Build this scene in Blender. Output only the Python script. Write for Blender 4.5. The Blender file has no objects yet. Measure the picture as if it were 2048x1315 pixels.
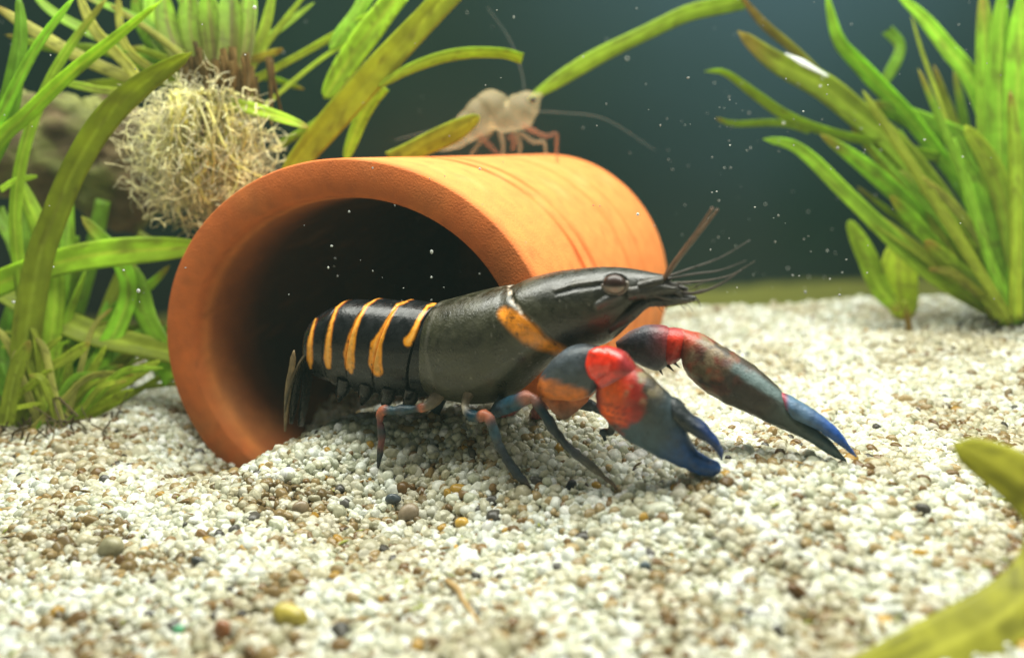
import bpy, math, random
import numpy as np
from math import radians, sin, cos, pi

# ------------------------------------------------------------------ camera, world, lamps, exposure
U = 0.01                       # everything below is written in centimetres
H, PITCH, ROLL, FPX = 9.4, radians(14.2), radians(3.0), 1800.0
scene = bpy.context.scene
COL = scene.collection
F = np.array([0, cos(PITCH), -sin(PITCH)])
R0 = np.array([1.0, 0, 0]); U0 = np.array([0, sin(PITCH), cos(PITCH)])
RT = cos(ROLL) * R0 - sin(ROLL) * U0
UP = sin(ROLL) * R0 + cos(ROLL) * U0
CAM = np.array([0, 0, H])
cam = bpy.data.cameras.new('camera'); co = bpy.data.objects.new('camera', cam); COL.objects.link(co)
from mathutils import Matrix, Vector
m = Matrix(((RT[0], UP[0], -F[0], CAM[0] * U), (RT[1], UP[1], -F[1], CAM[1] * U), (RT[2], UP[2], -F[2], CAM[2] * U), (0, 0, 0, 1)))
co.matrix_world = m
cam.sensor_width = 36; cam.lens = 36 * FPX / 2048
cam.clip_start = 0.005; cam.clip_end = 20
cam.dof.use_dof = True; cam.dof.focus_distance = 23.3 * U; cam.dof.aperture_fstop = 8.0
DOF_APERTURE_CM = 0.46
cam.dof.aperture_fstop = cam.lens / (DOF_APERTURE_CM * 10)
scene.camera = co
w = bpy.data.worlds.new('World'); scene.world = w; w.use_nodes = True
bg = w.node_tree.nodes['Background']
bg.inputs[0].default_value = (0.90, 1.0, 0.86, 1); bg.inputs[1].default_value = 0.12
scene.view_settings.view_transform = 'Standard'; scene.view_settings.look = 'None'
scene.view_settings.exposure = 0; scene.view_settings.gamma = 1

def area(name, loc, target, sx, sy, power, col):
    l = bpy.data.lights.new(name, 'AREA'); l.shape = 'RECTANGLE'; l.size = sx * U; l.size_y = sy * U
    l.energy = power; l.color = col
    o = bpy.data.objects.new(name, l); COL.objects.link(o)
    o.location = Vector(loc) * U
    o.rotation_euler = (Vector(target) - Vector(loc)).to_track_quat('-Z', 'Y').to_euler()
    return o
area('aquarium_lamp', (4, 26.5, 37), (3, 23.5, 0), 64, 26, 6.5, (0.995, 1.0, 0.90))

# ------------------------------------------------------------------ helpers
rng = np.random.default_rng(7)
def at(px, py, d):
    return CAM + d * (F + RT * (px - 1024) / FPX - UP * (py - 657.5) / FPX)
def proj(P):
    v = np.asarray(P) - CAM
    d = v @ F
    return np.stack([1024 + FPX * (v @ RT) / d, 657.5 - FPX * (v @ UP) / d], -1), d
def ground_hit(px, py, z=0.0):
    v = F + RT * (px - 1024) / FPX - UP * (py - 657.5) / FPX
    d = (z - H) / v[2]
    return CAM + d * v

def norm(v): return v / (np.linalg.norm(v, axis=-1, keepdims=True) + 1e-12)
def cr(pts, n):
    """Catmull-Rom through the rows of pts, n samples, even in chord length."""
    P = np.asarray(pts, float)
    if len(P) == 2:
        t = np.linspace(0, 1, n)[:, None]; return P[0] * (1 - t) + P[1] * t
    k = min(3, P.shape[1])
    L = np.r_[0, np.cumsum(np.linalg.norm(np.diff(P[:, :k], axis=0), axis=1))]
    Q = np.vstack([2 * P[0] - P[1], P, 2 * P[-1] - P[-2]])
    out = []
    for s in np.linspace(0, L[-1], n):
        i = min(np.searchsorted(L, s, 'right') - 1, len(P) - 2)
        t = (s - L[i]) / (L[i + 1] - L[i] + 1e-9)
        a, b, c, d = Q[i], Q[i + 1], Q[i + 2], Q[i + 3]
        out.append(0.5 * (2 * b + (c - a) * t + (2 * a - 5 * b + 4 * c - d) * t * t + (3 * b - a - 3 * c + d) * t ** 3))
    return np.array(out)
def smooth(a, b, x):
    t = np.clip((x - a) / (b - a), 0, 1); return t * t * (3 - 2 * t)
_tab = rng.random((64, 64, 64))
def vnoise(P):
    P = np.asarray(P, float); i = np.floor(P).astype(int); f = P - i; f = f * f * (3 - 2 * f); i %= 64
    r = 0
    for dx in (0, 1):
        for dy in (0, 1):
            for dz in (0, 1):
                wgt = (f[..., 0] if dx else 1 - f[..., 0]) * (f[..., 1] if dy else 1 - f[..., 1]) * (f[..., 2] if dz else 1 - f[..., 2])
                r = r + wgt * _tab[(i[..., 0] + dx) % 64, (i[..., 1] + dy) % 64, (i[..., 2] + dz) % 64]
    return r
def fbm(P, o=3):
    P = np.asarray(P, float); r = 0; a = 0.5; s = 0
    for k in range(o):
        r = r + a * vnoise(P * 2 ** k + 17.3 * k); s += a; a *= 0.5
    return r / s
def srgb(*c):
    c = np.array(c, float) / 255
    return np.where(c <= 0.04045, c / 12.92, ((c + 0.055) / 1.055) ** 2.4)
def line_mask(px, pts, soft=2.0):
    """Coverage of a stroke through pts = (x, y, half width) on 2-D positions px."""
    P = np.asarray(pts, float); best = np.full(len(px), -1e9)
    for a, b in zip(P[:-1], P[1:]):
        d = b[:2] - a[:2]; t = np.clip(((px - a[:2]) @ d) / (d @ d + 1e-9), 0, 1)
        q = a[:2] + t[:, None] * d; hw = a[2] + t * (b[2] - a[2])
        best = np.maximum(best, hw - np.linalg.norm(px - q, axis=1))
    return smooth(-soft, soft, best)
def mixc(c, k, m):
    return c * (1 - m[:, None]) + np.asarray(k)[None] * m[:, None]

BASE = {}
def empty(name, base, label, cat, group=None):
    o = bpy.data.objects.new(name, None); COL.objects.link(o); o.location = Vector(base) * U
    o.empty_display_size = 0.01
    BASE[o.name] = np.array(base, float); tag(o, label, cat, group); return o
def tag(o, label=None, cat=None, group=None, kind=None):
    if label: o['label'] = label
    if cat: o['category'] = cat
    if group: o['group'] = group
    if kind: o['kind'] = kind
    return o
def mesh(name, V, faces, mat, parent=None, col=None, smoothf=True, base=None):
    V = np.asarray(V, float)
    if parent is not None: b = BASE[parent.name]
    elif base is not None: b = np.array(base, float)
    else: b = np.array([V[:, 0].mean(), V[:, 1].mean(), V[:, 2].min()])
    me = bpy.data.meshes.new(name)
    me.from_pydata(((V - b) * U).tolist(), [], faces)
    if col is not None:
        c = np.ones((len(V), 4), np.float32); c[:, :3] = np.clip(col, 0, 1)
        a = me.color_attributes.new('Col', 'FLOAT_COLOR', 'POINT'); a.data.foreach_set('color', c.ravel())
    if smoothf: me.polygons.foreach_set('use_smooth', np.ones(len(me.polygons), bool))
    me.materials.append(mat); me.update()
    o = bpy.data.objects.new(name, me); COL.objects.link(o)
    if parent is not None: o.parent = parent
    else: o.location = Vector(b) * U
    BASE[o.name] = b
    return o
def loft(rings, cap=True):
    R = np.asarray(rings, float); n, k = R.shape[:2]
    V = R.reshape(-1, 3); fs = []
    for i in range(n - 1):
        for j in range(k):
            a = i * k + j; b = i * k + (j + 1) % k
            fs.append((a, b, b + k, a + k))
    if cap:
        V = np.vstack([V, R[0].mean(0), R[-1].mean(0)]); c0 = n * k
        for j in range(k):
            fs.append((c0, (j + 1) % k, j)); fs.append((c0 + 1, (n - 1) * k + j, (n - 1) * k + (j + 1) % k))
    return V, fs
def tube_rings(P, r, k=10, r2=None, hint=None):
    """Rings round path P (n,3); r across, r2 along the hint direction."""
    P = np.asarray(P, float); n = len(P); T = norm(np.gradient(P, axis=0))
    r = np.broadcast_to(np.asarray(r, float), (n,)); r2 = r if r2 is None else np.broadcast_to(np.asarray(r2, float), (n,))
    h = F if hint is None else hint
    A = norm(np.cross(T, h)); B = norm(np.cross(A, T))
    th = np.linspace(0, 2 * pi, k, endpoint=False)
    return P[:, None] + A[:, None] * (r[:, None] * np.cos(th))[..., None] + B[:, None] * (r2[:, None] * np.sin(th))[..., None]
def join(parts):
    Vs, Fs, Cs, o = [], [], [], 0
    for V, f, c in parts:
        Vs.append(V); Cs.append(np.broadcast_to(np.asarray(c, float), (len(V), 3))); Fs += [tuple(i + o for i in q) for q in f]; o += len(V)
    return np.vstack(Vs), Fs, np.vstack(Cs)

# ------------------------------------------------------------------ materials
def mat_new(name):
    mt = bpy.data.materials.new(name); mt.use_nodes = True
    nt = mt.node_tree; return mt, nt, nt.nodes['Principled BSDF'], nt.nodes['Material Output']
def N(nt, t, **kw):
    n = nt.nodes.new(t)
    for k, v in kw.items():
        if k in n.inputs: n.inputs[k].default_value = v
        else: setattr(n, k, v)
    return n
def painted(name, rough=0.5, spec=0.5, bump=0.1, scale=900, trans=0.0, var=0.25, vscale=250, coat=0.0, sss=0.0, alpha=None):
    mt, nt, p, out = mat_new(name); L = nt.links.new
    at_ = N(nt, 'ShaderNodeAttribute', attribute_name='Col')
    tc = N(nt, 'ShaderNodeTexCoord')
    nz = N(nt, 'ShaderNodeTexNoise'); nz.inputs['Scale'].default_value = vscale; nz.inputs['Detail'].default_value = 5
    L(tc.outputs['Object'], nz.inputs['Vector'])
    mr = N(nt, 'ShaderNodeMapRange'); mr.inputs[1].default_value = 0.25; mr.inputs[2].default_value = 0.75
    mr.inputs[3].default_value = 1 - var; mr.inputs[4].default_value = 1 + var
    L(nz.outputs['Fac'], mr.inputs[0])
    mx = N(nt, 'ShaderNodeMix', data_type='RGBA', blend_type='MULTIPLY'); mx.inputs[0].default_value = 1
    L(at_.outputs['Color'], mx.inputs[6]); L(mr.outputs[0], mx.inputs[7])
    L(mx.outputs[2], p.inputs['Base Color'])
    p.inputs['Roughness'].default_value = rough; p.inputs['Specular IOR Level'].default_value = spec
    p.inputs['Coat Weight'].default_value = coat; p.inputs['Coat Roughness'].default_value = 0.15
    if sss:
        p.inputs['Subsurface Weight'].default_value = sss; p.inputs['Subsurface Radius'].default_value = (1, .6, .3); p.inputs['Subsurface Scale'].default_value = 0.003
    rm = N(nt, 'ShaderNodeMapRange'); rm.inputs[1].default_value = 0.3; rm.inputs[2].default_value = 0.7
    rm.inputs[3].default_value = max(rough - .14, .03); rm.inputs[4].default_value = min(rough + .16, 1)
    L(nz.outputs['Fac'], rm.inputs[0]); L(rm.outputs[0], p.inputs['Roughness'])
    n2 = N(nt, 'ShaderNodeTexNoise'); n2.inputs['Scale'].default_value = scale; n2.inputs['Detail'].default_value = 4
    L(tc.outputs['Object'], n2.inputs['Vector'])
    b = N(nt, 'ShaderNodeBump'); b.inputs['Strength'].default_value = bump; b.inputs['Distance'].default_value = 0.0008
    L(n2.outputs['Fac'], b.inputs['Height']); L(b.outputs[0], p.inputs['Normal'])
    surf = p.outputs[0]
    if trans:
        tr = N(nt, 'ShaderNodeBsdfTranslucent'); L(mx.outputs[2], tr.inputs[0])
        ms = N(nt, 'ShaderNodeMixShader'); ms.inputs[0].default_value = trans
        L(p.outputs[0], ms.inputs[1]); L(tr.outputs[0], ms.inputs[2]); surf = ms.outputs[0]
    if alpha is not None:
        tp = N(nt, 'ShaderNodeBsdfTransparent'); m2 = N(nt, 'ShaderNodeMixShader'); m2.inputs[0].default_value = alpha
        L(tp.outputs[0], m2.inputs[1]); L(surf, m2.inputs[2]); surf = m2.outputs[0]
    L(surf, out.inputs['Surface'])
    return mt
M_pot = painted('terracotta', 0.8, 0.2, 0.35, 1800, var=0.14, vscale=220)
M_shell = painted('crayfish_shell', 0.36, 0.5, 0.26, 1500, var=0.42, vscale=430, coat=0.22)
M_tail = painted('crayfish_tail', 0.28, 0.3, 0.12, 1200, var=0.25, vscale=500, coat=0.12)
M_claw = painted('crayfish_claw', 0.40, 0.35, 0.3, 1700, var=0.34, vscale=600, coat=0.10)
M_red = painted('red_joint', 0.30, 0.5, 0.15, 1300, var=0.25, vscale=500, coat=0.35)
M_eye = painted('eye_gloss', 0.3, 0.35, 0.0, 500, var=0.1, coat=0.25)
M_leaf = painted('leaf_tissue', 0.45, 0.22, 0.2, 500, trans=0.60, var=0.22, vscale=160)
M_root = painted('root_fibre', 0.5, 0.4, 0.1, 800, trans=0.55, var=0.3, vscale=300)
M_shrimp = painted('shrimp_flesh', 0.35, 0.5, 0.1, 700, trans=0.5, var=0.3, vscale=300, alpha=0.28)
M_fine = painted('fine_feeler', 0.5, 0.3, 0.0, 700, trans=0.3, var=0.1, alpha=0.12)
M_stone = painted('brown_stone', 0.85, 0.2, 0.8, 350, var=0.45, vscale=90)
M_pebble = painted('pebble', 0.35, 0.5, 0.15, 900, var=0.3, vscale=500)
M_mote = painted('mote', 0.6, 0.3, 0.0, trans=0.4, var=0.1)

# gravel grains
M_grain, nt, p, out = mat_new('quartz_grain'); L = nt.links.new
a_ = N(nt, 'ShaderNodeAttribute', attribute_name='gcol', attribute_type='INSTANCER')
tc = N(nt, 'ShaderNodeTexCoord')
nz = N(nt, 'ShaderNodeTexNoise'); nz.inputs['Scale'].default_value = 2.2; nz.inputs['Detail'].default_value = 4
L(tc.outputs['Object'], nz.inputs['Vector'])
mr = N(nt, 'ShaderNodeMapRange'); mr.inputs[1].default_value = 0.3; mr.inputs[2].default_value = 0.7; mr.inputs[3].default_value = 0.8; mr.inputs[4].default_value = 1.15
L(nz.outputs['Fac'], mr.inputs[0])
mx = N(nt, 'ShaderNodeMix', data_type='RGBA', blend_type='MULTIPLY'); mx.inputs[0].default_value = 1
L(a_.outputs['Color'], mx.inputs[6]); L(mr.outputs[0], mx.inputs[7]); L(mx.outputs[2], p.inputs['Base Color'])
p.inputs['Roughness'].default_value = 0.3; p.inputs['Specular IOR Level'].default_value = 0.5
tr = N(nt, 'ShaderNodeBsdfTranslucent'); L(mx.outputs[2], tr.inputs[0])
ms = N(nt, 'ShaderNodeMixShader'); ms.inputs[0].default_value = 0.35
L(p.outputs[0], ms.inputs[1]); L(tr.outputs[0], ms.inputs[2]); L(ms.outputs[0], out.inputs['Surface'])

# sand bed below the grains
M_bed, nt, p, out = mat_new('sand_bed'); L = nt.links.new
tc = N(nt, 'ShaderNodeTexCoord'); nz = N(nt, 'ShaderNodeTexNoise'); nz.inputs['Scale'].default_value = 300; nz.inputs['Detail'].default_value = 6
L(tc.outputs['Object'], nz.inputs['Vector'])
rp = N(nt, 'ShaderNodeValToRGB'); rp.color_ramp.elements[0].position = .35; rp.color_ramp.elements[0].color = (.34, .27, .15, 1)
rp.color_ramp.elements[1].position = .65; rp.color_ramp.elements[1].color = (.60, .54, .40, 1)
L(nz.outputs['Fac'], rp.inputs[0]); L(rp.outputs[0], p.inputs['Base Color']); p.inputs['Roughness'].default_value = .9

# rear pane of the tank: dark backing seen through glass, green film growing along its foot
M_back, nt, p, out = mat_new('rear_pane'); L = nt.links.new
tc = N(nt, 'ShaderNodeTexCoord')
nz = N(nt, 'ShaderNodeTexNoise'); nz.inputs['Scale'].default_value = 6; nz.inputs['Detail'].default_value = 4
L(tc.outputs['Object'], nz.inputs['Vector'])
rp = N(nt, 'ShaderNodeValToRGB'); rp.color_ramp.elements[0].position = .3; rp.color_ramp.elements[0].color = (.003, .012, .008, 1)
rp.color_ramp.elements[1].position = .72; rp.color_ramp.elements[1].color = (.008, .024, .020, 1)
L(nz.outputs['Fac'], rp.inputs[0])
sx = N(nt, 'ShaderNodeSeparateXYZ'); L(tc.outputs['Object'], sx.inputs[0])
n3 = N(nt, 'ShaderNodeTexNoise'); n3.inputs['Scale'].default_value = 25; n3.inputs['Detail'].default_value = 3; L(tc.outputs['Object'], n3.inputs['Vector'])
ma = N(nt, 'ShaderNodeMath', operation='MULTIPLY_ADD'); L(n3.outputs['Fac'], ma.inputs[0]); ma.inputs[1].default_value = -0.010; L(sx.outputs['Z'], ma.inputs[2])
m4 = N(nt, 'ShaderNodeMapRange'); L(ma.outputs[0], m4.inputs[0]); m4.inputs[1].default_value = 0.0; m4.inputs[2].default_value = 0.006; m4.inputs[3].default_value = 1; m4.inputs[4].default_value = 0
mx = N(nt, 'ShaderNodeMix', data_type='RGBA'); L(m4.outputs[0], mx.inputs[0])
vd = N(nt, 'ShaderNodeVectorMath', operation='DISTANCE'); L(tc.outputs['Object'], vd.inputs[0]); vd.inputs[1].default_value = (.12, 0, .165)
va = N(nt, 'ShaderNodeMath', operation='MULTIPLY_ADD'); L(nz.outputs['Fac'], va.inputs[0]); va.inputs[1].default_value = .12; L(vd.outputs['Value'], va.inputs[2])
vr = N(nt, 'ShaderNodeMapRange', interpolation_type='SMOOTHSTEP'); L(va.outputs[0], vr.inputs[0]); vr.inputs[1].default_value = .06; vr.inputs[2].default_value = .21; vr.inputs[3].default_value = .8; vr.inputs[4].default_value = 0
m5 = N(nt, 'ShaderNodeMix', data_type='RGBA'); L(vr.outputs[0], m5.inputs[0]); L(rp.outputs[0], m5.inputs[6]); m5.inputs[7].default_value = (.030, .066, .090, 1)  # bluish reflected glow painted into the pane colour at upper right
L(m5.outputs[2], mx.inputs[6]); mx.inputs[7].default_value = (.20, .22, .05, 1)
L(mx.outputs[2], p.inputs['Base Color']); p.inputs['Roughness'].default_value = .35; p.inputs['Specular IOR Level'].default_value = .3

# faintly cloudy water filling the tank
HX0, HX1, HY0, HY1, HZ0, HZ1 = -44, 44, -3, 41.5, -5, 35.5
hv = np.array([[x, y, z] for z in (HZ0, HZ1) for y in (HY0, HY1) for x in (HX0, HX1)], float)
M_haze = bpy.data.materials.new('cloudy_water'); M_haze.use_nodes = True
nt = M_haze.node_tree; nt.nodes.remove(nt.nodes['Principled BSDF'])
pv = nt.nodes.new('ShaderNodeVolumePrincipled'); pv.inputs['Color'].default_value = (.62, .95, .84, 1); pv.inputs['Density'].default_value = 0.055
nt.links.new(pv.outputs[0], nt.nodes['Material Output'].inputs['Volume'])
tag(mesh('haze', hv, [(0, 2, 3, 1), (4, 5, 7, 6), (0, 1, 5, 4), (2, 6, 7, 3), (0, 4, 6, 2), (1, 3, 7, 5)], M_haze, smoothf=False), kind='stuff')

# ------------------------------------------------------------------ sand surface: mounds fitted to where things touch it
YAW = radians(25.0)
E_F = np.array([cos(YAW), -sin(YAW), 0]); E_N = np.array([-sin(YAW), -cos(YAW), 0])   # crayfish forward, crayfish right side (towards the viewer)
O_C = at(1060, 660, 22.4)
def sag(px, py, off=0.0):
    v = F + RT * (px - 1024) / FPX - UP * (py - 657.5) / FPX
    t = (off - (CAM - O_C) @ E_N) / (v @ E_N)
    return CAM + t * v
CTRL = [at(450, 945, 28.2), at(440, 955, 26.6), at(520, 935, 25.6), at(600, 890, 24.6), at(655, 868, 25.0), sag(755, 945, 1.3), sag(1060, 984, 1.5), sag(1235, 984, 1.4),
        sag(1440, 955, 0.9), sag(1692, 930, -1.4), at(330, 800, 31.5) * [1, 1, 0], ground_hit(0, 890), ground_hit(600, 1200),
        ground_hit(1400, 1200), ground_hit(100, 1200), ground_hit(1900, 800), ground_hit(1500, 700), at(1100, 855, 23.4), at(990, 862, 23.6), at(900, 866, 24.2), at(1230, 825, 25.0), at(365, 865, 28.8), at(250, 890, 27.0)]
CX = np.array(CTRL); SG = 2.2
A_ = np.exp(-((CX[:, None, :2] - CX[None, :, :2]) ** 2).sum(-1) / (2 * SG * SG))
CW = np.linalg.solve(A_ + 0.02 * np.eye(len(CX)), CX[:, 2]); print('sand fit', (A_ @ CW - CX[:, 2]).round(2).tolist())
def hgt(x, y):
    x = np.asarray(x, float); y = np.asarray(y, float)
    d2 = (x[..., None] - CX[:, 0]) ** 2 + (y[..., None] - CX[:, 1]) ** 2
    h = (np.exp(-d2 / (2 * SG * SG)) * CW).sum(-1)
    q = np.stack([x * 0.35, y * 0.35, np.zeros_like(x)], -1)
    return h + 0.35 * (fbm(q, 3) - 0.5)
YB = 39.6
xs = np.linspace(-42, 42, 260); ys = np.linspace(5, YB, 130)
X, Y = np.meshgrid(xs, ys); Z = hgt(X, Y) - 0.10
V = np.stack([X, Y, Z], -1).reshape(-1, 3); nx = len(xs)
fs = [(j * nx + i, j * nx + i + 1, (j + 1) * nx + i + 1, (j + 1) * nx + i) for j in range(len(ys) - 1) for i in range(nx - 1)]
tag(mesh('sand_bed', V, fs, M_bed, base=(0, 0, 0)), kind='structure')
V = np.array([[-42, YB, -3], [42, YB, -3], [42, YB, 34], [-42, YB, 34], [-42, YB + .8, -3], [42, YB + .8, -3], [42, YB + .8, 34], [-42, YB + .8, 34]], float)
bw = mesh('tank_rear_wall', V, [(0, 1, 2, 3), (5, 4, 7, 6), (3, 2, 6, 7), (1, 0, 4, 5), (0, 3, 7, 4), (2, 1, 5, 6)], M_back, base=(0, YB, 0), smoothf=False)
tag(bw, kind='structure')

def grain_points():
    P = []
    # density falls with distance: near cells carry full packing
    def strip(y0, y1, step):
        n = int((y1 - y0) / step)
        for j in range(n):
            y = y0 + (j + .5) * step
            hw = 0.60 * y + 6.5
            k = int(2 * hw / step)
            x = (np.arange(k) + .5 + rng.uniform(-.5, .5, k)) * step - hw
            P.append(np.stack([x, y + rng.uniform(-.5, .5, k) * step, np.full(k, step)], -1))
    strip(9, 29, 0.118); strip(29, YB - .05, 0.16)
    strip(9, 29, 0.21)
    return np.vstack(P)
G = grain_points()
nG = len(G)
sc_ = G[:, 2] * rng.lognormal(-0.42, 0.32, nG)
sc_ = np.clip(sc_, 0.036, 0.17)
big = rng.random(nG) < 0.012; sc_[big] *= 1.45
gz = hgt(G[:, 0], G[:, 1]) - 0.03 + rng.uniform(-0.06, 0.05, nG)
GP = np.stack([G[:, 0], G[:, 1], gz], -1)
dirt = smooth(.50, .66, fbm(np.stack([G[:, 0] * .75, G[:, 1] * .5, np.full(nG, 3.3)], -1), 4))
u = rng.random(nG)
gc = np.empty((nG, 3)); gc[:] = (.74, .73, .63)
gc[u < .36] = (.88, .88, .85)
gc[(u > .62)] = (.66, .62, .49)
pb = .90 - .16 * dirt
gc[(u > .50) & (u < .60)] = (.60, .60, .48)
gc[u > pb] = (.46, .34, .18)
gc[u > .955 - .06 * dirt] = (.26, .16, .07)
gc[u > .988] = (.10, .09, .08)
gc[(u > .962) & (u < .968)] = (.55, .33, .06)
gpx = proj(np.c_[G[:, :2], gz])[0]
for bx, by, bw, bh, bs in ((560, 1000, 150, 45, .9), (170, 1090, 130, 60, .7), (430, 955, 90, 30, .6), (330, 1130, 120, 30, .6), (860, 1035, 90, 40, .6), (900, 1200, 90, 60, .5), (240, 1260, 200, 40, .5), (1580, 1180, 60, 30, .6), (1900, 690, 150, 45, .8), (1990, 780, 110, 40, .5), (1560, 940, 80, 25, .5)):
    e_ = np.hypot((gpx[:, 0] - bx) / bw, (gpx[:, 1] - by) / bh) + 1.1 * (fbm(np.stack([G[:, 0], G[:, 1], G[:, 0] * 0 + bx], -1), 3) - .5)
    k_ = smooth(1.15, .5, e_) * bs
    sel = (rng.random(nG) < k_ * .45); gc[sel] = np.array([[.30, .22, .11]]) * rng.uniform(.5, 1.5, (sel.sum(), 1)); dirt = np.maximum(dirt, k_)
far = smooth(860, 740, gpx[:, 1]) * smooth(1100, 1300, gpx[:, 0]); paler = (rng.random(nG) < far * .75) & (gc[:, 1] < .5); gc[paler] = (.72, .70, .58)  # many brown grains recoloured paler at the back right
gc *= (1 - .42 * dirt[:, None] * np.array([.6, .75, 1.0])) * rng.uniform(.82, 1.12, (nG, 1))
me = bpy.data.meshes.new('gravel')
me.from_pydata((GP * U).tolist(), [], [])
def attr(nm, ty, data):
    a = me.attributes.new(nm, ty, 'POINT'); key = 'color' if ty == 'FLOAT_COLOR' else 'vector' if ty == 'FLOAT_VECTOR' else 'value'
    a.data.foreach_set(key, np.ascontiguousarray(data).ravel())
attr('gcol', 'FLOAT_COLOR', np.c_[np.clip(gc * [.97, 1.0, .93], 0, .90), np.ones(nG)].astype(np.float32))
attr('grot', 'FLOAT_VECTOR', rng.uniform(0, 2 * pi, (nG, 3)).astype(np.float32))
attr('gscl', 'FLOAT_VECTOR', (sc_[:, None] * rng.uniform(.62, 1.30, (nG, 3)) * U).astype(np.float32))
attr('gidx', 'INT', rng.integers(0, 4, nG).astype(np.int32))
gravel = bpy.data.objects.new('gravel', me); COL.objects.link(gravel)
tag(gravel, 'pale rounded quartz gravel covering the tank floor', 'gravel', kind='stuff')
ng = bpy.data.node_groups.new('gravel_grains', 'GeometryNodeTree')
ng.interface.new_socket('Geometry', in_out='INPUT', socket_type='NodeSocketGeometry')
ng.interface.new_socket('Geometry', in_out='OUTPUT', socket_type='NodeSocketGeometry')
gi = ng.nodes.new('NodeGroupInput'); go = ng.nodes.new('NodeGroupOutput'); GL = ng.links.new
jn = ng.nodes.new('GeometryNodeJoinGeometry')
for k in range(4):
    ic = ng.nodes.new('GeometryNodeMeshIcoSphere'); ic.inputs['Radius'].default_value = 1.0; ic.inputs['Subdivisions'].default_value = 3 if k < 3 else 2
    sp = ng.nodes.new('GeometryNodeSetPosition')
    nz = ng.nodes.new('ShaderNodeTexNoise'); nz.noise_dimensions = '4D'; nz.inputs['W'].default_value = 3.7 * k; nz.inputs['Scale'].default_value = 0.95; nz.inputs['Detail'].default_value = 1.5
    vm = ng.nodes.new('ShaderNodeVectorMath'); vm.operation = 'SUBTRACT'; vm.inputs[1].default_value = (.5, .5, .5)
    vs = ng.nodes.new('ShaderNodeVectorMath'); vs.operation = 'SCALE'; vs.inputs['Scale'].default_value = 0.75
    GL(nz.outputs['Color'], vm.inputs[0]); GL(vm.outputs[0], vs.inputs[0]); GL(vs.outputs[0], sp.inputs['Offset'])
    GL(ic.outputs[0], sp.inputs['Geometry'])
    sm = ng.nodes.new('GeometryNodeSetMaterial'); sm.inputs['Material'].default_value = M_grain; GL(sp.outputs[0], sm.inputs[0])
    ss = ng.nodes.new('GeometryNodeSetShadeSmooth'); ss.inputs['Shade Smooth'].default_value = k < 3; GL(sm.outputs[0], ss.inputs[0])
    g2 = ng.nodes.new('GeometryNodeGeometryToInstance'); GL(ss.outputs[0], g2.inputs[0]); GL(g2.outputs[0], jn.inputs[0])
ip = ng.nodes.new('GeometryNodeInstanceOnPoints'); GL(gi.outputs[0], ip.inputs['Points']); GL(jn.outputs[0], ip.inputs['Instance'])
ip.inputs['Pick Instance'].default_value = True
def named(nm, ty, sock):
    n = ng.nodes.new('GeometryNodeInputNamedAttribute'); n.data_type = ty; n.inputs[0].default_value = nm; GL(n.outputs[0], sock)
named('gidx', 'INT', ip.inputs['Instance Index']); named('gscl', 'FLOAT_VECTOR', ip.inputs['Scale'])
named('grot', 'FLOAT_VECTOR', ip.inputs['Rotation'])
GL(ip.outputs[0], go.inputs[0])
gravel.modifiers.new('grains', 'NODES').node_group = ng
me.materials.append(M_grain)

# ------------------------------------------------------------------ terracotta pot lying on its side
PM = at(690, 712, 26.1); PF = at(1119, 549, 36.8)
SCL = 26.1 / 25.0
def frame(phi, ti, ro):
    ax = np.array([sin(phi) * cos(ti), cos(phi) * cos(ti), sin(ti)])
    ea = norm(np.cross(ax, np.array([0, 0, 1.0]))); eb = np.cross(ea, ax)
    return cos(ro) * ea + sin(ro) * eb, -sin(ro) * ea + cos(ro) * eb
AX = norm(PF - PM); LEN = np.linalg.norm(PF - PM)
EM = frame(.35, -.01, .181); EFAR = frame(math.atan2(AX[0], AX[1]), math.asin(AX[2]), 0)
RX0, RY0, RX1, RY1 = 6.115 * SCL, 5.383 * SCL, 4.85, 4.85
prof = []   # (t along axis, radius inset)
K = 128; th = np.linspace(0, 2 * pi, K, endpoint=False)
def pot_ring(t, inset):
    tt = min(max(t, 0), 1)
    rx = RX0 + (RX1 - RX0) * tt - inset; ry = RY0 + (RY1 - RY0) * tt - inset
    if inset > 3.0:
        k_ = (RX1 + RY1) / 2 - inset; rx = ry = max(k_, 0.02)
    g = smooth(0, 1, tt)
    e1 = norm(EM[0] * (1 - g) + EFAR[0] * g); e2 = norm(EM[1] * (1 - g) + EFAR[1] * g)
    return PM + AX * LEN * t + e1 * (rx * np.cos(th))[:, None] + e2 * (ry * np.sin(th))[:, None]
W = 1.08
prof = [(0.03, W + .02), (0.012, W - .02), (0.003, W - .07), (0, W - .14), (0, W * .5), (0, .07), (.002, .03), (.006, .008), (.03, 0)]
prof += [(t, (0.022 * (math.exp(-((t - .28) / .010) ** 2) + .7 * math.exp(-((t - .36) / .010) ** 2)))) for t in np.linspace(.05, .93, 60)]
prof += [(.965, .03), (.985, .10), (.996, .22), (1.0, .40), (1.0, 1.5), (1.0, 3.2), (1.0, 4.7)]
inner = [(.93, 4.7), (.93, 3.2), (.93, 1.6), (.92, 1.1), (.88, .9)] + [(t, W + .03) for t in np.linspace(.84, .05, 20)]
rings = [pot_ring(t, i) for t, i in prof + inner]; rings.append(rings[0])
V, fs = loft(rings[:-1], cap=False)
nr = len(rings) - 1
fs += [((nr - 1) * K + j, (nr - 1) * K + (j + 1) % K, (j + 1) % K, j) for j in range(K)]
tt = np.repeat([p_[0] for p_ in prof + inner], K); thv = np.tile(th, nr)
base = np.tile(np.array([.72, .225, .058]), (len(V), 1))
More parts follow.
